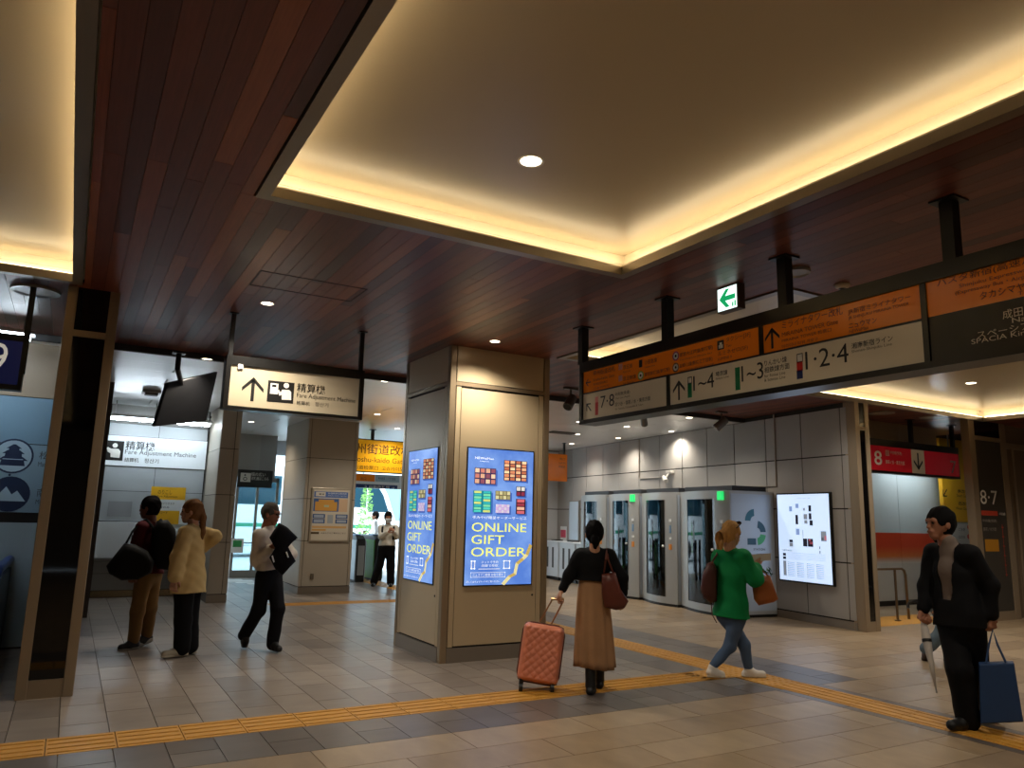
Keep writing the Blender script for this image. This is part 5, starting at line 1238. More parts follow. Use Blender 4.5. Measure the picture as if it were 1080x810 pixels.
    V, F = Vol(pr_, vox, .03).skin(); parts = [(V, F)]
    hd = math.radians((head_az if head_az is not None else az) - az); cp, sp_ = math.cos(head_pitch), math.sin(head_pitch)
    Rh = np.array([[math.cos(hd), math.sin(hd), 0], [-math.sin(hd), math.cos(hd), 0], [0, 0, 1]]) @ np.array([[1, 0, 0], [0, cp, -sp_], [0, sp_, cp]])
    hv = [pr((0, -.012, .022), (0, -.012, .022), .103, None, (.79, .96, 1.04)), pr((0, .018, -.02), (0, .048, -.088), .068, .036, (.92, 1, 1)), pr((0, .084, .008), (0, .099, -.028), .009, .0125), pr((-.036, .076, .026), (.036, .076, .026), .015),
          pr((-.017, .083, -.062), (.017, .083, -.062), .010), pr((0, -.025, -.05), (0, -.045, -.15), .050, .052)]
    vh = Vol(hv, .0055, .022)
    for sx in (-1, 1): vh.add(pr((sx * .084, -.008, -.006), (sx * .084, -.008, -.006), .028, None, (.4, .7, 1.15)), .008); vh.sub(pr((sx * .032, .098, .006), (sx * .032, .098, .006), .014))
    Vh, Fh = vh.skin(); parts.append((Vh * q @ Rh.T + J['head'], Fh))
    for i, s in enumerate('LR'):
        w = J['wr' + s]; d = unit(w - J['el' + s]); sg = 1 if s == 'L' else -1
        n = np.array([-sg * -1.0 * (1 if s == 'L' else 1), .15, 0.0]) if hand_dir is None or s not in hand_dir else np.array(hand_dir[s][1], float)
        if hand_dir is None or s not in hand_dir: n = np.array([1.0 if s == 'L' else -1.0, .1, 0])
        else: d = unit(np.array(hand_dir[s][0], float))
        parts.append(Vol(hand_prims(w - d * .012, d, n, 1 if s == 'L' else -1, curl[i], q), .0042 if vox < .012 else .007, .009).skin())
    VV, FF_, o_ = [], [], 0
    for v, f in parts: VV.append(v); FF_.append(f + o_); o_ += len(v)
    sm = M('skin_' + skin, skin, rough=.55, spec=.3); out('body', np.concatenate(VV), np.concatenate(FF_), sm)
    def hw(p): return np.array(p) * q @ Rh.T + J['head']
    # eyes and mouth
    for sx in (-1, 1):
        v, f = Vol([pr((sx * .032, .080, .006), (sx * .032, .080, .006), .0125)], .004, .004).skin(); out('eye', v * q @ Rh.T + J['head'], f, M('eye_dark', '201813', rough=.2))
    if not mask:
        v, f = Vol([pr((-.020, .0885, -.061), (.020, .0885, -.061), .0065)], .003, .004).skin(); out('mouth', v * q @ Rh.T + J['head'], f, M('lip_' + skin, '8a5148', rough=.5))
    else:
        vm = Vol([pr((-.03, .068, -.045), (.03, .068, -.045), .05, None, (1, .9, 1)), pr((0, .085, -.03), (0, .07, -.09), .034)], .005, .02); vm.below(-.012); v, f = vm.skin(); out('face_mask', v * q @ Rh.T + J['head'], f, cloth('mask', 'd5dade'), 'white face mask')
    if glasses:
        b = MB()
        for sx in (-1, 1): b.tube([(sx * .033 + .022 * math.cos(a), .103, .006 + .017 * math.sin(a)) for a in np.linspace(0, 6.283, 13)], .003, 5); b.tube([(sx * .055, .10, .01), (sx * .085, -.005, .01)], .003, 5)
        b.tube([(-.011, .104, .008), (.011, .104, .008)], .003, 5)
        b.v = [tuple(P + Rx * w[0] + Fy * w[1] + np.array([0, 0, w[2]])) for w in (hw(v) for v in b.v)]; b.build('glasses', blackm, t)
    # hair
    style, hc = hair
    vh = Vol([pr((0, -.018, .030), (0, -.018, .030), .114 if style != 'bald' else .108, None, (.82, .98, 1.04))] + ([pr((0, -.05, -.02), (0, -.055, -.07), .075, .05, (1, .8, 1))] if style != 'bald' else []), .0065, .02)
    vh.sub(pr((0, .095, -.050), (0, .16, -.06), .092, .11)); vh.sub(pr((0, .135, -.012), (0, .2, -.03), .072, .09))
    for sx in (-1, 1): vh.sub(pr((sx * .10, .015, -.05), (sx * .12, .0, -.10), .045, .05))
    if style in ('short', 'bald'): vh.above(-.075)
    if style == 'bun': vh.add(pr((0, -.115, -.045), (0, -.12, -.06), .042), .02); vh.add(pr((0, -.10, -.09), (0, -.085, -.13), .028, .02), .02)
    if style == 'pony': vh.add(pr((0, -.125, .0), (0, -.17, -.06), .04, .064), .02); vh.add(pr((0, -.17, -.06), (0, -.16, -.19), .064, .024), .02)
    if style == 'long':
        vh.G = np.minimum(vh.G, BIG)
    X, Y, Z = vh.xyz(); vh.G += (.0022 * np.sin(150 * X + 40 * Y) * np.sin(60 * Z + 20 * Y) + .004 * np.sin(45 * X + 30 * Z) * np.sin(38 * Y + 25 * Z + 1)).astype(np.float32)
    v, f = vh.skin(); out('hair', v * q @ Rh.T + J['head'], f, M('hair_' + hc, hc, rough=.8, noise=.25, nscale=30, stretch=(3, 3, .4), spec=.12))
    if style == 'long':
        vl = Vol([pr((0, -.105, .02), (.0, -.13, -.06), .036, .034), pr((0, -.13, -.06), (.005, -.135, -.22), .034, .03), pr((.005, -.135, -.22), (.0, -.12, -.40), .03, .010)], .007, .02)
        X, Y, Z = vl.xyz(); vl.G += (.003 * np.sin(190 * X + 12 * Z)).astype(np.float32); v, f = vl.skin(); out('ponytail', v * q @ Rh.T + J['head'], f, MATS['hair_' + hc])
    # trousers, skirt
    if bottom and bottom['kind'] == 'trousers':
        m = bottom.get('m', .012); fl_ = bottom.get('flare', .008)
        vb = Vol([pr(pv + np.array([0, 0, .05]), pv, .142 * q + m, .150 * q + m, el)] + leg('L', m, fl_, bottom.get('end', 1.0)) + leg('R', m, fl_, bottom.get('end', 1.0)), vox, .03)
        vb.wrinkle(bottom.get('wr', .0022), 1.0, az); vb.below(pv[2] + .07 * q); v, f = vb.skin(); out('trousers', v, f, cloth(bottom['c'], bottom['c']))
    if bottom and bottom['kind'] == 'skirt':
        zt, zb_ = bottom['top'], bottom['hem']; rings = []; N = 72
        for i in range(15):
            f_ = i / 14; z = zt + (zb_ - zt) * f_; cx = pv[0] * (1 - f_) + bottom.get('dx', 0) * f_; cy = pv[1] * (1 - f_) + bottom.get('dy', 0.05) * f_
            r0 = bottom['r0'] + (bottom['r1'] - bottom['r0']) * (f_ ** .6)
            rings.append([(cx + (r0 + .014 * f_ * math.sin(11 * a + .8) + .006 * f_ * math.sin(23 * a)) * math.cos(a), cy + (r0 * (.70 + .14 * min(1, f_ * 2)) + .014 * f_ * math.sin(11 * a + .8)) * math.sin(a), z + .012 * f_ * math.sin(2 * a)) for a in (2 * math.pi * k_ / N for k_ in range(N))])
        b = MB(); b.loft(rings[::-1]); b.v = [tuple(P + Rx * w[0] + Fy * w[1] + np.array([0, 0, w[2]])) for w in b.v]; b.build('skirt', cloth(bottom['c'], bottom['c']), t, smooth=True)
    # tops, from the inside out
    for g in ([top] if top else []) + (over or []):
        m = g.get('m', .012); vt = Vol(torso(m, g['hem'], g.get('loose', 0)) + arm('L', m, g.get('sleeve', 1.9), g.get('cuff', 0)) + arm('R', m, g.get('sleeve', 1.9), g.get('cuff', 0)) + [pr(nk + np.array([0, 0, -.03]), nk + np.array([0, .01, g.get('collar', .0)]), .060 * q, .056 * q)] + [pr(*e) for e in g.get('more', [])], vox, .035)
        vt.wrinkle(g.get('wr', .003), g.get('wf', 1.0), az * 1.7)
        X, Y, Z = vt.xyz(); arms_clear = np.full(vt.G.shape, False)
        body_x = (np.abs(X - pv[0]) < .24 * q + g.get('loose', 0)) & (Y > -10)
        hemf = (g['hem'] - Z) + .02 * np.sin(6 * X + 2)
        dist_arm = np.full(vt.G.shape, BIG, np.float32)
        for s in 'LR':
            for p in arm(s, m + .012, g.get('sleeve', 1.9), g.get('cuff', 0)):
                sl = vt.block(p[0], p[1], .12); dist_arm[sl] = np.minimum(dist_arm[sl], vt.dist(p, sl))
        vt.G = np.where(dist_arm > 0, np.maximum(vt.G, hemf), vt.G).astype(np.float32)
        if g.get('open'):
            a, b_, zt_, w0, w1 = g['open']
            wdg = np.maximum(np.maximum(np.abs(X - pv[0] - a * (Z - b_)) - (w0 + (w1 - w0) * np.clip((Z - b_) / (zt_ - b_), 0, 1)), -(Y - pv[1] - .0)), np.maximum(b_ - Z, Z - zt_ - .2)); vt.G = np.maximum(vt.G, -wdg).astype(np.float32)
        v, f = vt.skin(); out(g['name'], v, f, cloth(g['c'], g['c']), g.get('label'))
    # shoes
    sc_, sole = (shoes, None) if isinstance(shoes, str) else shoes
    for s in 'LR':
        a, b_ = J['an' + s], J['to' + s]; d = unit((b_ - a) * np.array([1, 1, .6])); heel = np.array([a[0], a[1], 0]) + np.array([0, 0, max(a[2] - .055 * q, .03 * q)]) - np.array([d[0], d[1], 0]) * .035 * q
        vs_ = Vol([pr(heel, b_, .041 * q, .039 * q), pr(a + np.array([0, 0, -.005]), heel + (b_ - heel) * .5, .045 * q, .046 * q)] + ([pr(a, a + (J['kn' + s] - a) * .45, .05 * q, .056 * q)] if bottom and bottom.get('boots') else []), .0065, .02)
        vs_.above(min(heel[2], b_[2]) - .03 * q); v, f = vs_.skin(); out('boot' if bottom and bottom.get('boots') else 'shoe', v, f, M('shoe_' + sc_, sc_, rough=.5))
        if sole:
            vs_ = Vol([pr(heel - np.array([0, 0, .012]), b_ - np.array([0, 0, .012]), .044 * q, .042 * q)], .006, .01); vs_.below(max(min(heel[2], b_[2]) - .012 * q, .02)) if abs(heel[2] - b_[2]) < .03 else None
            vs_.above(max(0.001, min(heel[2], b_[2]) - .034 * q)); v, f = vs_.skin(); out('sole', v, f, M('sole_' + sole, sole, rough=.6))
    return t, J, (lambda v: P + Rx * v[0] + Fy * v[1] + np.array([0, 0, v[2]])), P
def zpx(x, y, P): return float(beside(x, y, P)[2])

# ---------------------------------------------------------------- woman pulling the coral suitcase
PA = fl(627, 732)
pA = person('woman in a black sweater and tan skirt walking away with a suitcase', PA, 33, 1.53,
       dict(head=(627, 563.5), neck=(627, 581), pelvis=(625, 622), elL=(600, 607, -.02), wrL=(592, 624, -.06), elR=(656, 609, -.02), wrR=(658, 629, .03),
            knL=(623, 678, .02), anL=(623, 722, -.02), toL=(625, 730, .10), knR=(632, 672, .15), anR=(632, 717, .26), toR=(632, 722, .38)),
       hair=('bun', '0e0c0c'), top=dict(name='sweater', c='0c0c0e', m=.010, hem=zpx(626, 614.5, PA), sleeve=1.8, loose=.004), bottom=dict(kind='skirt', c='a07a58', top=zpx(626, 604, PA), hem=zpx(626, 705, PA), r0=.108, r1=.18, boots=True, dy=.08), shoes='0d0d0f', curl=(1.0, .6), wid=.92,
       hand_dir=dict(L=((-.5, .1, -.85), (.6, .1, -.5))))
# ---------------------------------------------------------------- woman in green
PB = fl(778, 715)
pB = person('blonde woman in a green blouse and jeans striding right', PB, 85, 1.58,
       dict(head=(772, 563), neck=(771, 582), pelvis=(771, 648), elR=(797, 612, -.1), wrR=(797, 594, .05), elL=(757, 618, .15), wrL=(762, 640, .25),
            knR=(770, 681, -.03), anR=(751.5, 703, -.1), toR=(761, 715, -.05), knL=(785, 680, .08), anL=(789.5, 705, .1), toL=(804, 712, .12)),
       skin='c49a80', hair=('pony', 'b98f58'), top=dict(name='blouse', c='0f7a42', m=.022, hem=zpx(770, 652, PB), sleeve=1.7, loose=.025, cuff=.015, wr=.005), bottom=dict(kind='trousers', c='4a5d78', m=.004, flare=0.0, end=.93), shoes=('d9d4ca', 'c8c2b4'), curl=(.6, .5), head_az=95, head_pitch=-.08,
       hand_dir=dict(R=((.1, .8, .35), (-1, 0, .1))))
# ---------------------------------------------------------------- man in the white shirt
PC = fl(283, 686)
pC = person('grey-haired man in a white shirt carrying a dark jacket', PC, 140, 1.66,
       dict(head=(286, 542.5), neck=(283, 560), pelvis=(284, 604), elR=(270, 591, -.06), wrR=(286, 577, -.24), elL=(308, 585, .0), wrL=(298, 589, -.2),
            knR=(273, 643, .0), anR=(259, 667, .1), toR=(258, 680, .16), knL=(293, 642, -.1), anL=(288, 675, -.06), toL=(294, 684.5, -.18)),
       skin='9c6a52', hair=('bald', '5c564f'), top=dict(name='shirt', c='cfc4b4', m=.016, hem=zpx(283, 601, PC), sleeve=1.9, loose=.012, collar=.025, wr=.0045), bottom=dict(kind='trousers', c='101014', m=.008, flare=.016, end=1.12), shoes='0c0b0b', head_az=128, head_pitch=-.05, curl=(.7, .7), glasses=True,
       hand_dir=dict(R=((-.6, .6, .2), (0, .8, -.4)), L=((.6, .6, .1), (0, .8, -.3))))
# ---------------------------------------------------------------- woman in the yellow coat
PD = fl(187, 692)
pD = person('woman with a long ponytail in an oversized pale yellow coat', PD, -55, 1.64,
       dict(head=(201.5, 540), neck=(204, 557), pelvis=(199, 612), elL=(188, 588, -.2), wrL=(184, 611, -.22), elR=(226, 566, .12), wrR=(212, 578, .22),
            knL=(193, 655, -.04), anL=(192, 682, -.05), toL=(174, 690, -.1), knR=(200, 652, .1), anR=(201, 680, .08), toR=(182, 687, .05)),
       skin='b58a72', hair=('long', '7a5636'), top=dict(name='coat', c='c9ae78', m=.022, hem=zpx(199, 626, PD), sleeve=1.85, loose=.04, cuff=.022, collar=.03, wr=.0035, wf=1.5), bottom=dict(kind='trousers', c='0e0e11', m=.02, flare=.02, end=1.05), shoes=('a39a88', 'b8ae9c'), head_az=-78, curl=(.6, .5))
# ---------------------------------------------------------------- man with the duffel bag
PE = fl(142, 684)
pE = person('dark-haired man in a dark red shirt and khaki trousers with bags', PE, -52, 1.67,
       dict(head=(157.5, 536), neck=(160, 552), pelvis=(157, 606), elL=(141, 583, -.15), wrL=(139, 603, -.22), elR=(176, 584, .15), wrR=(166, 600, .25),
            knL=(145, 645, -.05), anL=(141, 674, -.04), toL=(128, 684.5, -.1), knR=(158, 642, .1), anR=(155, 668, .14), toR=(143, 679, .08)),
       skin='7a5240', hair=('short', '0d0b0b'), top=dict(name='shirt', c='4a1218', m=.016, hem=zpx(157, 606, PE), sleeve=1.0, loose=.02, collar=.02), bottom=dict(kind='trousers', c='7c5e38', m=.007, flare=.012, end=1.0), shoes=('1c1c20', '9a958c'), head_az=-62, curl=(.9, .7))
# ---------------------------------------------------------------- staff member at the gate
PF_ = fl(404, 618.5)
pF = person('station staff member in a white shirt and face mask by the gate', PF_, 207, 1.60,
       dict(head=(409.5, 546), neck=(410, 555), pelvis=(408, 577.5), elR=(402, 566, -.1), wrR=(410, 560.5, -.26), elL=(418, 566, -.1), wrL=(415, 560.5, -.26), knR=(400, 596), anR=(394.5, 613, .05), toR=(393, 617.3, -.08), knL=(412, 597), anL=(412, 614), toL=(412, 618.5, -.16)),
       skin='a8765c', hair=('short', '14100f'), top=dict(name='shirt', c='d5d2c8', m=.018, hem=zpx(408, 576, PF_), sleeve=1.8, loose=.02), bottom=dict(kind='trousers', c='0f1015', m=.024, flare=.018), shoes='0c0c0c', head_az=193, head_pitch=-.1, vox=.012, mask=True)
for s in ('L', 'R'):
    a = pF[1]['sh' + s] * .75 + pF[1]['neck'] * .25
    b = MB(); b.tube([pF[2](a + np.array([0, -.12, -.02])), pF[2](a + np.array([0, -.02, .055])), pF[2](a + np.array([0, .10, .0])), pF[2](a + np.array([0, .13, -.25]))], .022, 6); b.build('strap', cloth('strap', '15161a'), pF[0])
# ---------------------------------------------------------------- man in the dark suit
PG = fl(1022, 768)
pG = person('man in a black suit and grey shirt with umbrella and tote bag', PG, 282, 1.75,
       dict(head=(991, 553), neck=(1003, 577), pelvis=(1012, 648), elR=(977, 618, .12), wrR=(973.5, 643, .04), elL=(1044, 617, -.06), wrL=(1046, 650, -.06),
            knR=(1012, 706, -.1), anR=(1020, 754, -.04), toR=(1004, 765, -.18), knL=(1030, 706, .12), anL=(1044, 744, .30), toL=(1033, 754, .2)),
       skin='9a6a52', hair=('short', '0c0a0a'), top=dict(name='shirt', c='6f6259', m=.006, hem=zpx(1012, 640, PG), sleeve=1.0, collar=.035), over=[dict(name='jacket', c='0a0a0c', m=.018, hem=zpx(1012, 662, PG), sleeve=1.95, loose=.022, wr=.003, open=(0.0, zpx(1005, 632, PG), 1.52, .045, .085), label='open black suit jacket')],
       bottom=dict(kind='trousers', c='0a0a0d', m=.02, flare=.02, end=1.12), shoes='0a0a0a', head_az=292, head_pitch=.05, curl=(1.0, 1.0))
# ---------------------------------------------------------------- walker hidden behind him
PH = fl(990, 698)
pH = person('person in pale jeans and brown shoes walking behind the suited man', PH, 112, 1.60,
       dict(head=(994, 566), neck=(993, 581), pelvis=(993, 637), elR=(984, 610, -.08), wrR=(987, 635, -.1), elL=(1002, 610, .1), wrL=(1006, 633, .12), knR=(994, 667, -.02), anR=(977, 684, -.06), toR=(975.5, 694, .0), knL=(1001, 667, .1), anL=(1002, 692, .1), toL=(1010, 696.5, .12)),
       skin='a8765c', hair=('short', '1a1412'), top=dict(name='shirt', c='cfcac2', m=.016, hem=zpx(993, 640, PH), sleeve=1.9, loose=.01), bottom=dict(kind='trousers', c='5f6f7c', m=.014, flare=.014), shoes=('4a2a1e', '3a2a22'), vox=.010)
# ---------------------------------------------------------------- passer-by beyond the gates
q = onY(395.5, 560, 20.6); PI_ = np.array([q[0], 20.6, -.0])
pI = person('passer-by in a white top far beyond the ticket gates', PI_, -70, 1.58, {}, skin='a8765c', hair=('short', '1a1412'), top=dict(name='shirt', c='d8d8d4', m=.014, hem=.86, sleeve=1.2), bottom=dict(kind='trousers', c='3a4252', m=.014, flare=.012), vox=.014)

# ================================================================ THINGS THEY CARRY
# ---------------------------------------------------------------- coral suitcase
b0 = fl(566, 731); cor = M('suitcase_coral', 'cf7d60', rough=.38, noise=.03, nscale=4); vd = b0.copy(); vd[2] = 0; vd /= np.linalg.norm(vd)
RS_ = np.array([vd[1], -vd[0], 0]); SU = unit(np.array([0, 0, 1.0]) + RS_ * .13 + vd * .10); SR = unit(RS_ - SU * (RS_ @ SU)); SN = np.cross(SR, SU)
SO = b0 + vd * .12 + np.array([0, 0, .062]); SC = lambda p: SO + SR * p[0] + SU * p[1] + SN * p[2]
t = thing('suitcase', 'coral quilted cabin suitcase pulled by the woman in the tan skirt', 'suitcase', b0 + vd * .12)
def quilt(sx):
    N, Mv, w, hh = 64, 90, .185, .50; vs_, fs_ = [], []
    for j in range(Mv + 1):
        for i in range(N + 1):
            a, c = -1 + 2 * i / N, -1 + 2 * j / Mv; x_, y_ = a * w, hh / 2 + c * hh / 2
            ex = max(0, (abs(a) - .72) / .28); ey = max(0, (abs(c) - .82) / .18); e = min(1, math.hypot(ex, ey)); z_ = .105 * math.sqrt(max(0, 1 - e ** 2.4))
            rr_ = 1.0 if not (ex and ey) else min(1.0, 1 / max(1e-6, math.hypot(ex, ey)) if math.hypot(ex, ey) > 1 else 1)
            if ex and ey and math.hypot(ex, ey) > 1: x_ = math.copysign((.72 + .28 * ex * rr_) * w, a); y_ = hh / 2 + math.copysign((.82 + .18 * ey * rr_) * hh / 2, c)
            u_, v_ = (x_ / .036 + y_ / .036), (x_ / .036 - y_ / .036); p = abs(math.sin(u_ * math.pi / 2)) * abs(math.sin(v_ * math.pi / 2)); z_ += .009 * p ** .6 * (1 - e)
            vs_.append((x_, y_, sx * z_))
    for j in range(Mv):
        for i in range(N):
            k_ = j * (N + 1) + i; f = (k_, k_ + 1, k_ + N + 2, k_ + N + 1); fs_.append(f if sx > 0 else f[::-1])
    return MB().add(vs_, fs_, 0, SC)
quilt(1).build('shell', cor, t, smooth=True); quilt(-1).build('shell', cor, t, smooth=True)
zb_ = MB(); path = [(x_ * 1.005, y_) for x_, y_ in [(-.185, .07), (-.185, .43), (-.165, .49), (-.12, .503), (.12, .503), (.165, .49), (.185, .43), (.185, .07), (.165, .01), (.12, -.003), (-.12, -.003), (-.165, .01), (-.185, .07)]]
zb_.tube([SC((p[0], p[1], 0)) for p in path], .010, 6); zb_.build('zip_band', M('zip_dark', '5a3226', rough=.5), t)
gk = M('handle_gold', 'a98a62', rough=.3, metal=.7); hp = beside(588, 632, b0, .05)
tops = [SC((-.055, .50, -.06)), SC((.055, .50, -.06))]; hx = hp + RS_ * .052; hx0 = hp - RS_ * .052
for a, c in zip(tops, (hx0, hx)): MB().tube([a, c - np.array([0, 0, .012]), c], .0075, 8).build('handle_tube', gk, t)
MB().tube([hx0 - RS_ * .006, hp + np.array([0, 0, .004]), hx + RS_ * .006], .013, 8).build('grip', gk, t)
wd = M('wheel_dark', '17171a', rough=.4)
for a in (-.14, .14):
    for c in (-.07, .07):
        p = SC((a, -.02, c)); gz = .034; fk = MB().tube([SC((a, .02, c)), (p[0], p[1], gz + .02)], .02, 8).build('wheel_fork', wd, t)
        MB().tube([np.array([p[0], p[1], gz]) - RS_ * .016, np.array([p[0], p[1], gz]) + RS_ * .016], .036, 14).build('wheel', wd, fk)
# ---------------------------------------------------------------- brown shoulder bag of the same woman
def soft_bag(name, label, cat, P, F0, pts_front, depth, mat, off=0.0, strap=None, smat=None, handles=None):
    """bag whose outline is seen at these pixels, standing at the depth of P + off, filled out in depth"""
    W = [beside(x, y, P, off) for x, y in pts_front]; n = np.array(P, float) - EYE; n[2] = 0; n /= np.linalg.norm(n); c = sum(W) / len(W)
    t = thing(name, label, cat, (c[0], c[1], min(w[2] for w in W)))
    rings = []
    for f, d_ in ((.55, -.5), (.86, -.44), (.98, -.25), (1.0, 0), (.98, .25), (.86, .44), (.55, .5)): rings.append([c + (w - c) * f + n * d_ * depth for w in W])
    b = MB(); b.loft(rings); b.build('bag_body', mat, t, smooth=True); return t, c, n
leat = M('leather_brown', '5c2a1e', rough=.42, noise=.1, nscale=5)
t, c, n = soft_bag('shoulder_bag', 'dark brown leather tote hanging from the right shoulder of the skirted woman', 'bag', PA, None, [(634.5, 605), (649, 603.5), (655, 622), (663, 634), (659, 641), (650, 643.5), (637, 640), (634.5, 625)], .13, leat, -.06)
shp = pA[2](pA[1]['shR'] + np.array([-.03, 0, .075]))
for a, o_ in (((637, 606), -.03), ((647, 605), .03)): MB().tube([beside(a[0], a[1], PA, -.06), beside(640 + o_ * 40, 590, PA, -.14 + o_), shp + np.array([0, 0, -.01])], .008, 6).build('strap', leat, t)
# ---------------------------------------------------------------- belongings of the woman in green
tan = M('leather_tan', '9a5626', rough=.45, noise=.08, nscale=5); drk = M('leather_dark', '4a2620', rough=.5, noise=.1, nscale=5)
t, c, n = soft_bag('handbag', 'tan leather handbag with greenery hung on the arm of the green blouse', 'bag', PB, None, [(796, 608), (812, 606.5), (816, 618), (821, 632), (816, 635), (800, 638.5), (795, 632), (793, 618)], .14, tan, .04)
for k_ in (-.03, .03): MB().tube([beside(798, 609, PB, .04 + k_), beside(800, 602, PB, -.02 + k_), beside(804, 602, PB, .0 + k_), beside(811, 608, PB, .04 + k_)], .006, 6).build('handle', tan, t)
b = MB(); rr = random.Random(5)
for i in range(36):
    p = beside(rr.uniform(799, 816), rr.uniform(600, 608), PB, .04 + rr.uniform(-.05, .05)); d = [np.array([rr.uniform(-1, 1) for _ in range(3)]) * .03 for _ in range(3)]; b.add([tuple(p + k_) for k_ in d], [(0, 1, 2)])
o = b.build('leaves', M('leaf_dark', '2a5a34', rough=.6), t); o['kind'] = 'stuff'
t, c, n = soft_bag('backpack', 'dark brown rucksack hanging at the left side of the green blouse', 'bag', PB, None, [(746, 594), (752, 592), (756, 600), (756, 634), (750, 636), (742, 630), (738.5, 620), (741, 605)], .20, drk, -.02)
MB().tube([beside(750, 594, PB, -.02), beside(756, 585, PB, .0), pB[2](pB[1]['shL'] + np.array([0, 0, .08]))], .010, 6).build('strap', drk, t); MB().tube([beside(750, 634, PB, -.02), beside(751, 648, PB, -.02), beside(756, 657, PB, -.02)], .005, 6).build('loose_strap', drk, t)
qn = [beside(792, 585, PB, .02), beside(813, 583.5, PB, .14), beside(813, 591, PB, .14), beside(792, 592.5, PB, .02)]; nn = unit(np.cross(qn[1] - qn[0], qn[3] - qn[0]))
o = MB().add([tuple(p) for p in qn] + [tuple(p + nn * .004) for p in qn], [(0, 1, 2, 3), (7, 6, 5, 4), (0, 4, 5, 1), (1, 5, 6, 2), (2, 6, 7, 3), (3, 7, 4, 0)]).build('paper_folder', M('paper', 'd8d2c8', rough=.6)); tag(o, 'white paper held up by the woman in green', 'paper')
hc_ = pB[1]['head']; sg = MB()
hz = math.radians(95 - 85); f_ = lambda p: pB[2](hc_ + np.array([p[0] * math.cos(hz) + p[1] * math.sin(hz), -p[0] * math.sin(hz) + p[1] * math.cos(hz), p[2]]))
t = thing('sunglasses', 'dark sunglasses pushed up on the blonde hair', 'sunglasses', f_((0, 0, .1)))
for sx in (-1, 1): MB().tube([f_((sx * .035 - .026, .06, .112)), f_((sx * .035, .068, .112)), f_((sx * .035 + .026, .06, .112))], [.014, .019, .014], 8).build('lens', blackg, t)
MB().tube([f_((-.092, -.02, .06)), f_((-.08, .045, .10)), f_((0, .07, .112)), f_((.08, .045, .10)), f_((.092, -.02, .06))], .005, 6).build('frame', blackm, t)
# ---------------------------------------------------------------- jacket over the arms of the man in white
t, c, n = soft_bag('folded_jacket', 'black jacket bundled in the arms of the man in white', 'jacket', PC, None, [(294, 551), (303, 556), (314, 567), (309, 571), (304, 577), (312, 592), (305, 599), (298, 607), (290, 600), (284, 588), (290, 578), (284, 567)], .16, cloth('jacket_black', '0d0d12'), -.30)
for a, b_ in (((287, 586), (289, 593)), ((302, 582), (304, 588))): MB().tube([beside(a[0], a[1], PC, -.385), beside(b_[0], b_[1], PC, -.385)], .008, 6).build('button_tag', white_p, t)
# ---------------------------------------------------------------- bags of the man in dark red
nyl = cloth('nylon_black', '0b0b0d', .6)
t, c, n = soft_bag('duffel_bag', 'large black duffel bag carried at the side of the khaki trousers', 'bag', PE, None, [(131, 573), (142, 574), (156, 581), (163, 592), (160, 604), (146, 611), (128, 612), (115, 605), (112, 597), (119, 588)], .26, nyl, -.28)
MB().tube([beside(132, 575, PE, -.28), beside(140, 560, PE, -.22), pE[2](pE[1]['shL'] + np.array([.02, 0, .08])), beside(160, 575, PE, -.05)], .012, 6).build('strap', nyl, t)
t, c, n = soft_bag('backpack', 'black backpack worn by the man in the dark red shirt', 'bag', PE, None, [(166, 549), (177, 548), (185, 558), (187, 575), (185, 596), (177, 601), (166, 600), (160, 585), (160, 560)], .20, nyl, -.17)
for s in ('L', 'R'):
    a = pE[1]['sh' + s] * .8 + pE[1]['neck'] * .2
    MB().tube([pE[2](a + np.array([0, -.16, -.05])), pE[2](a + np.array([0, -.02, .075])), pE[2](a + np.array([0, .11, -.03])), pE[2](a + np.array([0, .05, -.28]))], .016, 6).build('strap', nyl, t)
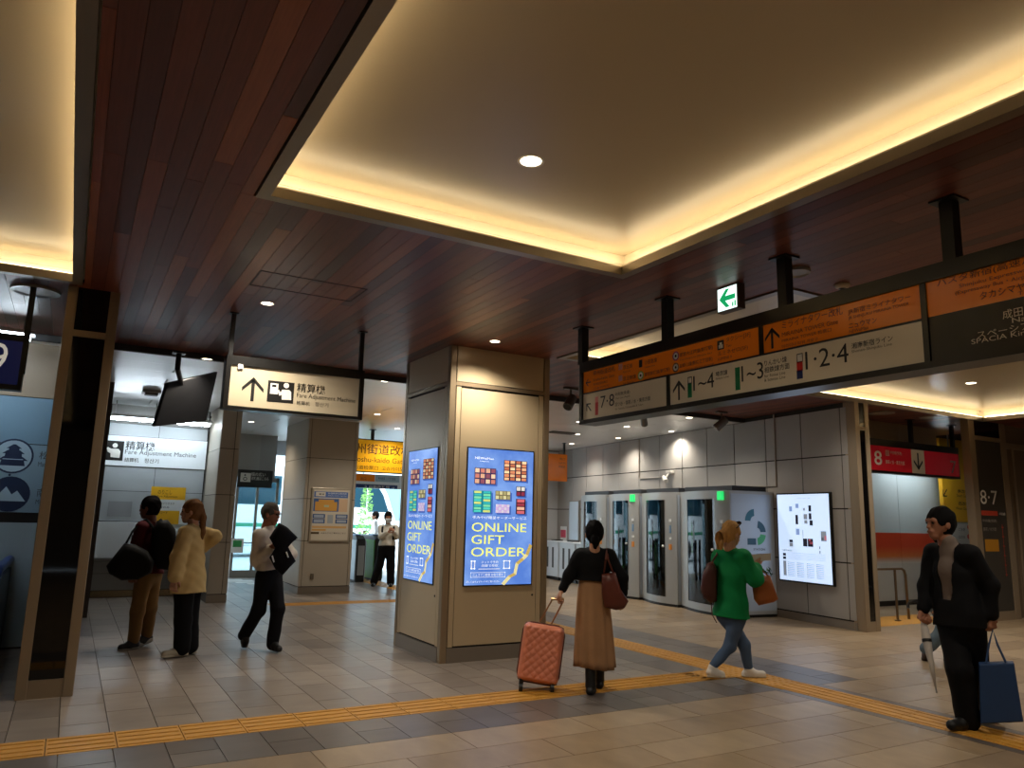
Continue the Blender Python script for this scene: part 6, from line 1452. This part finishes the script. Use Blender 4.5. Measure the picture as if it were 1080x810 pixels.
# ---------------------------------------------------------------- umbrella and tote of the suited man
t = thing('umbrella', 'furled pale umbrella with a black hook handle held by the suited man', 'umbrella', beside(988, 731, PG, -.12)); ha, tip = beside(972, 646, PG, .02), beside(988, 731, PG, -.16); dv = unit(tip - ha)
MB().tube([ha - dv * .03, tip], .006, 8).build('shaft', steel, t); L_ = np.linalg.norm(tip - ha)
MB().tube([ha + dv * L_ * f for f in (.10, .22, .35, .60, .93)], [.016, .030, .034, .022, .007], 14).build('canopy', cloth('canopy', 'b3aca4', .5), t, smooth=True); MB().tube([ha + dv * L_ * f for f in (.34, .38)], .036, 12).build('strap', blackm, t)
rx_ = np.array([PG[1], -PG[0], 0]) / np.linalg.norm(PG[:2]); MB().tube([ha + dv * .05] + [ha - dv * .04 - rx_ * .045 + (rx_ * math.cos(a) - dv * math.sin(a)) * .045 for a in np.linspace(0, 3.4, 9)], .011, 8).build('hook', blackm, t)
navy = M('tote_navy', '1a3860', rough=.6, noise=.06, nscale=6); wv_ = [beside(x, y, PG, -.08) for x, y in ((1034, 762), (1079, 760), (1069, 698), (1032, 699))]; n = np.array([PG[0], PG[1], 0]) / np.linalg.norm(PG[:2]); c = sum(wv_) / 4
t = thing('tote_bag', 'navy blue tote bag hanging from the left hand of the suited man', 'bag', (c[0], c[1], min(w[2] for w in wv_)))
MB().loft([[w - n * .06 + (c - w) * .03 for w in wv_], [w - n * .05 for w in wv_], [w + n * .05 for w in wv_], [w + n * .06 + (c - w) * .03 for w in wv_]]).build('bag_body', navy, t, bevel=.01)
g_ = beside(1047, 664, PG, -.07)
for d_ in (-.055, .055):
    MB().tube([beside(1040, 699, PG, -.08 + d_), beside(1043, 680, PG, -.08 + d_ * .5), g_, beside(1052, 680, PG, -.08 + d_ * .5), beside(1061, 699, PG, -.08 + d_)], .008, 6).build('handle', navy if d_ < 0 else blackm, t)
flush_texts()
# prints and letters belong to the panel they are on
PANEL = {'orange_panel', 'cream_panel', 'black_panel', 'panel', 'face', 'board', 'sheet', 'list_panel', 'paper', 'side_wall'}
base_name = lambda o: o.name.split('.')[0]
def span(o):
    co = np.zeros(len(o.data.vertices) * 3, np.float32); o.data.vertices.foreach_get('co', co); co = co.reshape(-1, 3)
    return co.min(0), co.max(0)
for root in [o for o in C.objects if o.parent is None and o.type == 'EMPTY']:
    kids = [k for k in root.children if k.type == 'MESH']; panels = [(k, span(k)) for k in kids if base_name(k) in PANEL]
    for k in kids:
        if base_name(k) in PANEL or not len(k.data.vertices): continue
        lo, hi = span(k); c = (lo + hi) / 2
        if (hi - lo).min() > 0.004 and base_name(k) not in ('lettering', 'logo', 'arrow', 'pictogram', 'pictogram_figure', 'line_bar'): continue
        for p, (a, b) in panels:
            if np.all(c > a - 0.02) and np.all(c < b + 0.02): put(k, p); break
